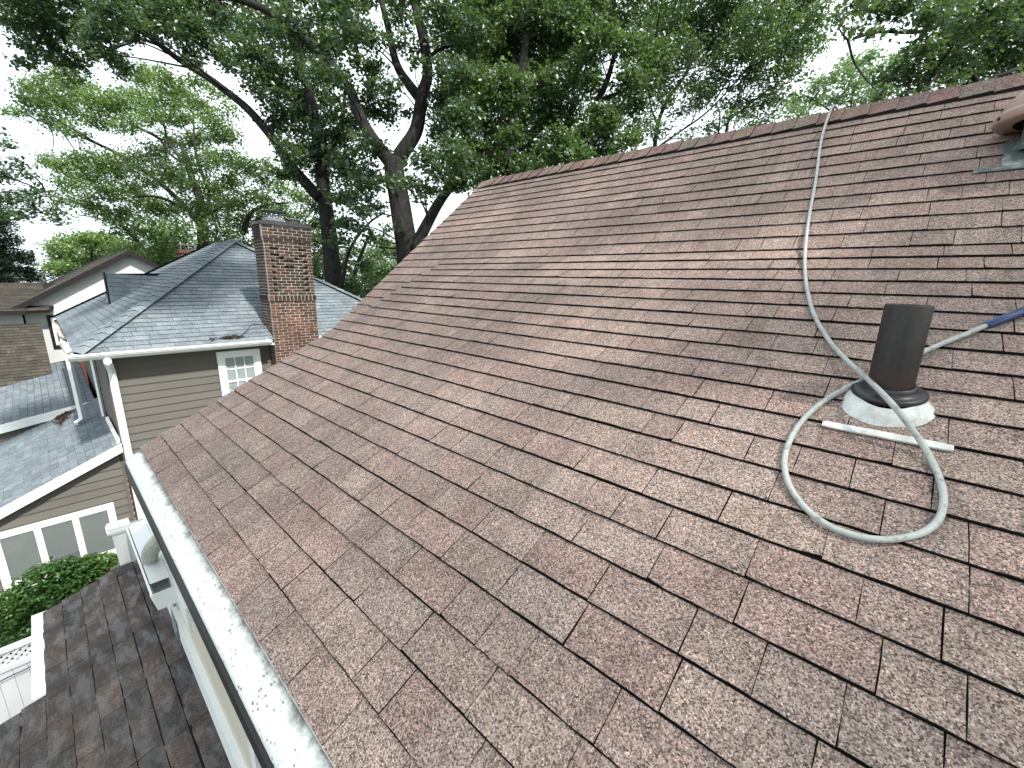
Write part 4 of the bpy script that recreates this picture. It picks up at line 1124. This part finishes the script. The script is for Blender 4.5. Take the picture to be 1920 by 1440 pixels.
# T1: oak whose long limb reaches over to the upper left
tree('oak_tree', 'dark oak behind grey hip roof with long bare limb reaching over pale tree', 18.5,
     ([(627, 545), (622, 490), (616, 430), (608, 370), (604, 320), (596, 260), (585, 200), (566, 130), (550, 60), (530, -20)], .38, .14),
     [([(600, 372), (575, 345), (545, 310), (518, 268), (500, 245), (465, 205), (425, 172), (385, 142), (340, 115), (300, 85), (262, 55), (220, 28), (165, 8)], .26, .07),
      ([(600, 330), (620, 290), (640, 230), (650, 150)], .16, .06), ([(590, 230), (550, 180), (500, 130), (440, 60), (400, -10)], .14, .05),
      ([(300, 85), (230, 60), (150, 32), (90, 28)], .07, .03), ([(385, 142), (340, 60), (320, 10)], .08, .03)],
     [(20, 12, 42), (75, 22, 46), (140, 14, 46), (205, 18, 46), (270, 18, 44), (335, 20, 44), (30, 45, 20), (75, 75, 26), (130, 60, 30), (180, 70, 30), (225, 60, 34), (60, 92, 22), (105, 100, 26), (140, 120, 24), (120, 140, 20), (165, 95, 22), (205, 100, 24), (225, 125, 20), (45, 118, 14), (255, 45, 30),
      (310, 55, 34), (365, 60, 34), (330, 30, 30), (400, 25, 44), (450, 50, 40), (400, 95, 28), (350, 100, 20), (370, 120, 14), (430, 110, 26), (470, 100, 36), (500, 60, 44), (480, 150, 30), (520, 125, 42), (510, 190, 30), (545, 170, 40), (560, 225, 38), (520, 230, 24), (585, 120, 44), (560, 60, 48),
      (600, 190, 40), (590, 260, 40), (545, 280, 26), (570, 300, 30), (630, 290, 36), (600, 330, 22), (530, 325, 22), (640, 250, 34), (655, 330, 26), (490, 330, 16), (50, -50, 70), (180, -60, 70), (320, -60, 80), (460, -60, 80), (580, -30, 70)],
     M['leaf_dark'], .165, 1.25, M['bark'], 11, GT)
ro_ = random.Random(61)
SHADE_CLUMPS = [(ro_.uniform(-.6, 8.2), ro_.uniform(6.2, 10.2), ro_.uniform(15.0, 17.0), ro_.uniform(.8, 1.2)) for _ in range(13)]  # unseen leaf clumps and boughs added to shade the grey roof's upper slope
# T2: forked oak behind the rake
tree('oak_tree', 'big forked oak rising behind the left end of the brown roof', 15.5,
     ([(768, 520), (764, 470), (756, 420), (748, 370), (740, 325), (738, 300)], .42, .34),
     [([(738, 310), (722, 292), (700, 262), (682, 232), (668, 200), (655, 165), (625, 125), (590, 90), (545, 48), (490, 15), (430, -8)], .27, .12),
      ([(738, 310), (758, 280), (780, 245), (788, 205), (792, 175), (802, 140), (796, 85), (786, 40), (772, -20)], .30, .15),
      ([(788, 185), (768, 160), (748, 130), (736, 95), (728, 55), (712, -10)], .20, .10),
      ([(776, 470), (798, 425), (826, 375), (856, 338), (890, 305), (930, 270)], .24, .10),
      ([(640, 540, 2), (655, 470, 2), (690, 420, 2), (722, 398, 2)], .09, .03), ([(800, 110), (830, 90), (870, 85)], .08, .03)],
     [(640, 20, 46), (690, 70, 32), (630, 90, 40), (655, 60, 30), (690, 130, 30), (620, 150, 36), (750, 30, 26), (760, 80, 22), (820, 30, 40), (840, 80, 36), (835, 140, 30), (700, 180, 32), (720, 215, 26), (735, 160, 20), (650, 220, 34), (690, 270, 28), (830, 190, 34), (860, 150, 40), (870, 220, 36), (830, 262, 26),
      (760, 215, 12), (690, 330, 26), (655, 300, 34), (700, 385, 20), (670, 400, 18), (770, 340, 24), (800, 300, 26), (800, 360, 22), (850, 290, 36), (880, 320, 30), (845, 345, 18), (640, 370, 22), (680, 430, 14), (730, 430, 10), (880, 60, 40), (730, 290, 10), (780, 120, 10), (650, 420, 20), (690, 350, 24), (720, 340, 16), (860, 345, 20), (820, 320, 24), (660, 370, 22), (700, 450, 12), (640, 450, 18), (835, 225, 24), (870, 290, 30), (640, -50, 70), (760, -60, 70), (880, -50, 70)],
     M['leaf_dark'], .155, 1.35, M['bark'], 12, GT, extra=SHADE_CLUMPS, boughs=[[(8.8, 13.0, 18.2), (7.0, 10.5, 18.0), (5.0, 8.2, 17.2), (2.0, 7.2, 16.6)], [(8.8, 13.0, 18.0), (7.8, 10.0, 17.8), (7.0, 7.0, 17.0)]])
# T3: dense tree right of it
tree('maple_tree', 'dense dark green tree rising above the middle of the roof ridge', 17.0,
     ([(952, 340), (957, 270), (962, 220), (975, 150), (985, 80), (990, -20)], .30, .12),
     [([(1100, 285), (1110, 230), (1120, 190), (1135, 160), (1150, 110), (1160, 40)], .20, .07), ([(1120, 190), (1170, 170), (1250, 132), (1290, 125), (1300, 80)], .09, .03), ([(965, 200), (1010, 160), (1060, 110)], .10, .04)],
     [(900, 20, 50), (960, 30, 50), (1020, 25, 50), (1080, 30, 50), (1140, 30, 46), (895, 90, 48), (950, 100, 48), (1005, 95, 46), (1060, 90, 46), (1115, 85, 40), (890, 160, 46), (945, 165, 46), (1000, 165, 44), (1050, 160, 40), (1100, 150, 34), (880, 225, 40), (930, 230, 40), (980, 225, 40), (1030, 225, 36), (1075, 215, 26),
      (895, 285, 34), (945, 285, 34), (995, 280, 34), (1045, 270, 34), (1085, 255, 26), (920, 320, 26), (870, 330, 22), (970, 315, 24), (1030, 300, 22), (1090, 290, 22), (1130, 250, 22), (1160, 200, 26), (1180, 150, 30), (1170, 90, 36), (1200, 200, 20), (1150, 275, 22), (1120, 285, 24), (1180, 262, 20), (1060, 305, 22), (1000, 318, 22), (900, 335, 24), (950, 300, 22, -1.5), (960, 250, 22, -1.5), (955, 200, 24, -1.5), (1110, 250, 20, -1.5), (1120, 210, 18, -1.5), (1140, 225, 24), (1210, 160, 26), (1230, 110, 30), (960, -60, 80), (1080, -60, 80)],
     M['leaf_mid'], .16, 1.8, M['bark'], 13, GT)
# T4: lighter, more open crown
tree('ash_tree', 'open light green tree with thin branches behind the ridge', 21.0,
     ([(1226, 300), (1232, 240), (1250, 190), (1285, 140), (1310, 80), (1330, 0)], .11, .05),
     [([(1228, 280), (1270, 250), (1320, 215), (1360, 175), (1400, 130), (1430, 80)], .06, .025), ([(1235, 240), (1222, 205), (1215, 170)], .06, .03), ([(1360, 262), (1366, 225), (1385, 180), (1400, 140), (1420, 90)], .08, .03), ([(1345, 262), (1350, 215), (1340, 190)], .05, .02)],
     [(1210, 40, 44), (1265, 40, 46), (1320, 35, 46), (1375, 35, 46), (1430, 35, 46), (1485, 35, 42), (1530, 30, 26), (1220, 100, 38), (1275, 100, 38), (1330, 95, 38), (1385, 95, 40), (1440, 95, 40), (1490, 90, 36), (1525, 75, 22), (1250, 150, 26), (1300, 160, 24), (1345, 150, 26), (1400, 150, 30), (1450, 145, 28), (1490, 135, 20),
      (1210, 225, 16), (1180, 240, 18), (1270, 215, 12), (1390, 205, 22), (1430, 195, 20), (1410, 240, 18), (1330, 245, 14), (1360, 195, 14), (1195, 265, 14), (1440, 225, 14), (1290, 260, 12), (1240, 190, 20), (1300, 195, 18), (1320, 175, 22), (1370, 225, 16), (1230, 245, 16), (1460, 190, 16), (1250, -50, 70), (1380, -50, 70), (1490, -40, 60)],
     M['leaf_mid'], .15, 1.15, M['bark2'], 14, GT, sprig=.26)
# T5: near tree top right
tree('maple_tree', 'leafy dark tree above the right end of the ridge behind brown vent', 13.0,
     ([(2060, 260), (2040, 150), (2010, 40)], .3, .2),
     [([(2035, 130), (1960, 110), (1880, 140), (1800, 158), (1740, 150)], .09, .03), ([(2030, 90), (1920, 60), (1800, 40), (1720, 60), (1650, 60), (1590, 76)], .10, .03), ([(1850, 200), (1830, 150), (1810, 130), (1790, 70)], .10, .05)],
     [(1600, 15, 22), (1640, 25, 26), (1690, 15, 30), (1740, 30, 32), (1790, 20, 36), (1850, 20, 40), (1900, 20, 40), (1570, 40, 14), (1600, 62, 12), (1640, 60, 14), (1750, 75, 30), (1800, 65, 34), (1850, 75, 38), (1905, 80, 40), (1720, 105, 26), (1765, 115, 30), (1810, 110, 32), (1860, 120, 34), (1905, 130, 30), (1700, 140, 24), (1740, 150, 22), (1780, 150, 16), (1665, 150, 14), (1650, 178, 14), (1700, 175, 14), (1730, 180, 12), (1880, 165, 14),
      (1700, -40, 60), (1820, -50, 70), (1950, 40, 60), (1990, 130, 50)],
     M['leaf_dark'], .15, 1.35, M['bark'], 15, GT)
# T6: pale tree in the gap
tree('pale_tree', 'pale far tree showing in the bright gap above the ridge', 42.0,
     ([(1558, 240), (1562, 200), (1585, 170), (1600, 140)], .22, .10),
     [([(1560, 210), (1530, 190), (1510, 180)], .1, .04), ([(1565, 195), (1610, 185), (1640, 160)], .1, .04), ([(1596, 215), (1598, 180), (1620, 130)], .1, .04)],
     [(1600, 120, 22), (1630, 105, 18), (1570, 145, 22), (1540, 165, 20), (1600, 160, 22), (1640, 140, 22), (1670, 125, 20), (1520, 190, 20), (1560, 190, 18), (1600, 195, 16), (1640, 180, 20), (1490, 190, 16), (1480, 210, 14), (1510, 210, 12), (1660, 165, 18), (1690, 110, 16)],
     M['leaf_pale'], .30, 1.1, M['bark2'], 16, GT, sprig=.4)  # leaf colour kept pale to stand for glare over the far tree
# T7: spreading light tree at the left
tree('locust_tree', 'spreading light green tree with fine limbs behind white and grey houses', 29.0,
     ([(382, 520), (381, 460), (378, 410), (374, 370), (360, 335), (352, 300), (340, 275)], .42, .12),
     [([(380, 430), (352, 392), (325, 365), (290, 335), (250, 305), (205, 280), (165, 262), (120, 240), (70, 225)], .20, .05), ([(378, 415), (392, 370), (380, 330), (368, 290), (364, 250), (362, 210)], .15, .05), ([(360, 400), (300, 370), (250, 370), (200, 378)], .12, .04), ([(352, 310), (320, 290), (300, 262), (260, 240), (220, 215)], .10, .04),
      ([(380, 405), (420, 385), (450, 370), (490, 355)], .12, .04), ([(280, 520), (268, 465), (245, 440), (225, 415)], .16, .05), ([(455, 440), (470, 400), (500, 385), (540, 380)], .18, .06), ([(356, 320), (318, 270), (306, 230), (290, 190)], .10, .04)],
     [(30, 212, 16), (60, 195, 26), (60, 165, 22), (100, 185, 28), (105, 150, 24), (140, 205, 28), (150, 170, 28), (185, 190, 28), (195, 225, 22), (225, 190, 28), (265, 185, 28), (275, 145, 28), (310, 150, 26), (320, 190, 26), (350, 180, 22), (370, 150, 18), (100, 228, 18), (140, 245, 18), (240, 230, 22), (290, 220, 24), (340, 220, 24), (380, 205, 22), (410, 175, 16), (400, 225, 22), (430, 205, 14),
      (90, 305, 18), (120, 310, 18), (150, 305, 22), (185, 300, 26), (215, 320, 26), (170, 335, 26), (130, 345, 22), (250, 300, 24), (290, 290, 24), (330, 265, 24), (370, 260, 22), (410, 255, 22), (430, 250, 20), (280, 330, 26), (320, 320, 26), (360, 310, 24), (400, 300, 26), (440, 300, 24), (470, 320, 22), (430, 340, 26), (390, 350, 26), (340, 350, 24), (120, 375, 18), (160, 375, 24), (205, 360, 24), (250, 355, 24), (110, 400, 10), (190, 400, 18), (230, 400, 26), (275, 385, 26), (320, 390, 28), (365, 390, 24), (410, 390, 28), (450, 380, 26), (490, 370, 24), (520, 350, 20),
      (240, 430, 24), (285, 430, 28), (330, 430, 28), (410, 435, 28), (450, 420, 26), (490, 410, 24), (530, 395, 22), (220, 465, 18), (260, 470, 24), (300, 470, 26), (345, 460, 20), (420, 470, 20), (460, 460, 22), (560, 370, 22), (545, 330, 18), (500, 310, 14)],
     M['leaf_light'], .18, 1.2, M['bark2'], 17, GT, sprig=.28)
# T9: background crowns
BG = 'background trees between the houses'
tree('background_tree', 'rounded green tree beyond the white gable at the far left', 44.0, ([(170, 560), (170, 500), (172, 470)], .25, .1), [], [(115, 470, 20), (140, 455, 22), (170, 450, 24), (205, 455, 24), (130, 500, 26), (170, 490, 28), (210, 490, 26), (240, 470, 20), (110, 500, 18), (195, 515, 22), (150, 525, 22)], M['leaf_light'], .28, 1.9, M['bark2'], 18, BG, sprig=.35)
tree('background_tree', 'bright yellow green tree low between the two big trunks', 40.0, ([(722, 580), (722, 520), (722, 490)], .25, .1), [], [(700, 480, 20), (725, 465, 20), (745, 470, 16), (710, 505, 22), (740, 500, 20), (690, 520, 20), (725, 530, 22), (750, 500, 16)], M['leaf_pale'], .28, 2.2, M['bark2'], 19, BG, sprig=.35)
tree('background_tree', 'mid green small tree behind brick chimney and right hip', 24.0, ([(665, 600), (664, 520), (680, 470), (700, 430)], .14, .06), [([(664, 520), (640, 480), (620, 450)], .07, .03)], [(600, 420, 20), (590, 450, 22), (600, 485, 22), (640, 500, 18), (660, 530, 22), (690, 545, 22), (640, 540, 22), (600, 520, 24), (680, 500, 18), (655, 470, 16), (590, 385, 16), (560, 415, 16), (550, 440, 18), (575, 500, 20), (710, 535, 14), (715, 450, 10), (630, 420, 14)], M['leaf_mid'], .17, 1.7, M['bark'], 20, BG, sprig=.25)
tree('background_tree', 'dark green tree low behind the white gable and grey ridge', 36.0, ([(300, 560), (300, 500), (305, 470)], .22, .1), [], [(270, 500, 22), (300, 485, 24), (330, 480, 24), (310, 455, 20), (345, 500, 20), (400, 470, 22), (380, 490, 20), (430, 470, 20), (460, 480, 24), (480, 500, 20)], M['leaf_mid'], .24, 2.0, M['bark'], 21, BG, sprig=.32)
# spruce at the far left
sp_o = at(8, 540, 21.0); sp = thing('spruce_tree', (sp_o[0] - .35, sp_o[1], 0), 'dark blue green spruce standing at the left beyond the brown roofs', 'tree')
rs = np.random.RandomState(5); g = Geo(); bx_, by_ = sp_o[0] - .35, sp_o[1]; ht = at(0, 250, 21.0)[2]
g.tube([(bx_, by_, 0), (bx_, by_, ht * .5), (bx_, by_, ht)], [.22, .14, .02], 9); cen = []
z = 3.2
while z < ht:
    R0 = 3.3 * (1 - (z - 2) / (ht - 1.2)) + .25
    for a_ in range(10):
        th = rs.uniform(0, 6.283); zb0 = z; z = zb0 + rs.uniform(-.3, .3); R1 = R0 * rs.uniform(.7, 1.08); ex = V3(math.cos(th), math.sin(th), 0)
        ptsb = [V3(bx_, by_, z) + ex * R1 * t - V3(0, 0, 1) * (R1 * .32 * t - R1 * .20 * t * t) for t in (0, .35, .7, 1)]
        g.tube(ptsb, [.035, .025, .015, .005], 5)
        nl = int(150 * R1); t = rs.uniform(.15, 1, nl); P = V3(bx_, by_, z)[None] + ex[None] * (R1 * t)[:, None]; P[:, 2] -= R1 * .32 * t - R1 * .20 * t * t
        sd_ = np.array([-ex[1], ex[0], 0]); P += sd_[None] * (rs.normal(size=nl) * .20 * R1 * (1.1 - t) * .6 + rs.normal(size=nl) * .06)[:, None]; P[:, 2] += rs.normal(size=nl) * .09 - .06 - np.abs(rs.normal(size=nl)) * .12 * t; cen.append(P); z = zb0
    z += .30
g.build('trunk', M['bark'], sp, smooth=True)
tag(leaf_mesh('crown', np.concatenate(cen), .17, rs, M['needle'], sp, aspect=.28, flat=.5, curl=.1), kind='stuff')
# sprays of a nearer tree entering at the left edge
tree('oak_tree', 'sparse leafy sprays of a tree at the far left edge above the spruce', 17.0,
     ([(-160, 560), (-150, 420), (-130, 300)], .25, .15), [([(-140, 380), (-60, 330), (0, 330), (50, 345), (85, 360)], .06, .015), ([(-140, 420), (-60, 400), (20, 390), (80, 400)], .05, .012), ([(-150, 350), (-70, 280), (5, 272)], .05, .015)],
     [(8, 275, 10), (30, 310, 13), (10, 325, 14), (55, 335, 12), (40, 360, 15), (75, 355, 10), (15, 370, 18), (60, 385, 12), (95, 395, 10), (5, 405, 18), (45, 400, 14), (108, 412, 8), (-60, 320, 50), (-90, 400, 50), (-80, 250, 50)],
     M['leaf_dark'], .15, 1.0, M['bark'], 22, GT)
# the tree behind us that shades most of our roof
def shade_crown():
    rs_ = np.random.RandomState(52); n = 30000
    P = np.stack([rs_.uniform(-5.0, 8.5, n), rs_.uniform(-9.5, -.9, n), rs_.uniform(13.2, 17.2, n)], 1)
    q = P[:, 1] + .75 * (P[:, 2] - 15)                       # leaf density shaped along the sun's rays, to dapple the roof
    d = np.sin(P[:, 0] * 1.9 + .7 * np.sin(q * 1.3)) * np.sin(q * 1.6 + P[:, 0] * .6) + .5 * np.sin(P[:, 0] * 4.1 + 1) * np.sin(q * 3.7)
    keep = np.ones(n, bool); sd3 = np.array(TO_SUN)
    for px, py, ru, rv_ in ((960, 480, .55, .22), (1080, 500, .35, .2), (1230, 470, .5, .25), (1320, 500, .6, .3), (1420, 470, .4, .25), (900, 760, .5, .3), (1150, 620, .4, .25), (1010, 640, .35, .2), (1500, 880, .4, .25), (1250, 860, .3, .2)):  # crown thinned along the sun so light patches land on these roof spots
        c = onplane(px, py, (BX, 0, BZ), N2 if py > 490 else N1); t = (P[:, 2] - c[2]) / sd3[2]
        h = P - sd3[None] * t[:, None] - c[None]
        keep &= ~((((h[:, 1] / ru) ** 2 + (h[:, 0] / rv_) ** 2) < 1) & (rs_.uniform(0, 1, n) < .6))
    P = P[keep]; d = d[keep]; n = len(P)
    return P[.35 * d + rs_.uniform(-1.1, 1.1, n) > -.30]
so = thing('oak_tree', (-2.0, -8.0, 0), 'tall shade oak standing on the sunny side of the brown roofed house', 'tree', GT); g = Geo()
g.tube([(-2, -8, 0), (-2, -8, 6), (-1.6, -7.4, 11), (-1, -6.5, 16)], [.5, .4, .28, .08], 12)
rr_ = random.Random(50)
for i_ in range(26):
    c = V3(rr_.uniform(-4.5, 8), rr_.uniform(-9, -1.5), rr_.uniform(13.5, 16.8)); a = V3(-1.8, -7.7, rr_.uniform(6, 12)); P = catmull([a, (a + c) / 2 + V3(0, 0, .7), c], 5); g.tube(P, [.09 * (1 - .85 * q / (len(P) - 1)) for q in range(len(P))], 7)
g.build('trunk', M['bark'], so, smooth=True)
tag(leaf_mesh('crown', shade_crown(), .19, np.random.RandomState(53), M['leaf_dark'], so), kind='stuff')

# shrub under the triple window
sh = thing('shrub', (-.75, 10.55, 0), 'bright green leafy shrub under the triple window', 'shrub'); rs = np.random.RandomState(8); g = Geo(); cl = []
for px, py, r in ((40, 1125, .34), (75, 1100, .36), (110, 1085, .34), (145, 1075, .30), (175, 1062, .24), (200, 1052, .14), (45, 1165, .36), (90, 1140, .40), (130, 1115, .36), (165, 1095, .28), (60, 1195, .34), (100, 1175, .36), (20, 1150, .22), (85, 1068, .12), (120, 1060, .12)):
    c = ony(px, py, 10.50 + rs.uniform(-.2, .2)); cl.append((c, r)); g.tube([(-.7 + rs.uniform(-.2, .2), 10.55, 0), (c[0] * .6 - .3, 10.55, c[2] * .5), c], [.02, .015, .006], 6)
g.build('stem', M['bark'], sh); tag(leaf_mesh('foliage', clump_leaves(cl, .075, 2.6, rs, .07), .075, rs, M['shrub'], sh, aspect=.6), kind='stuff')
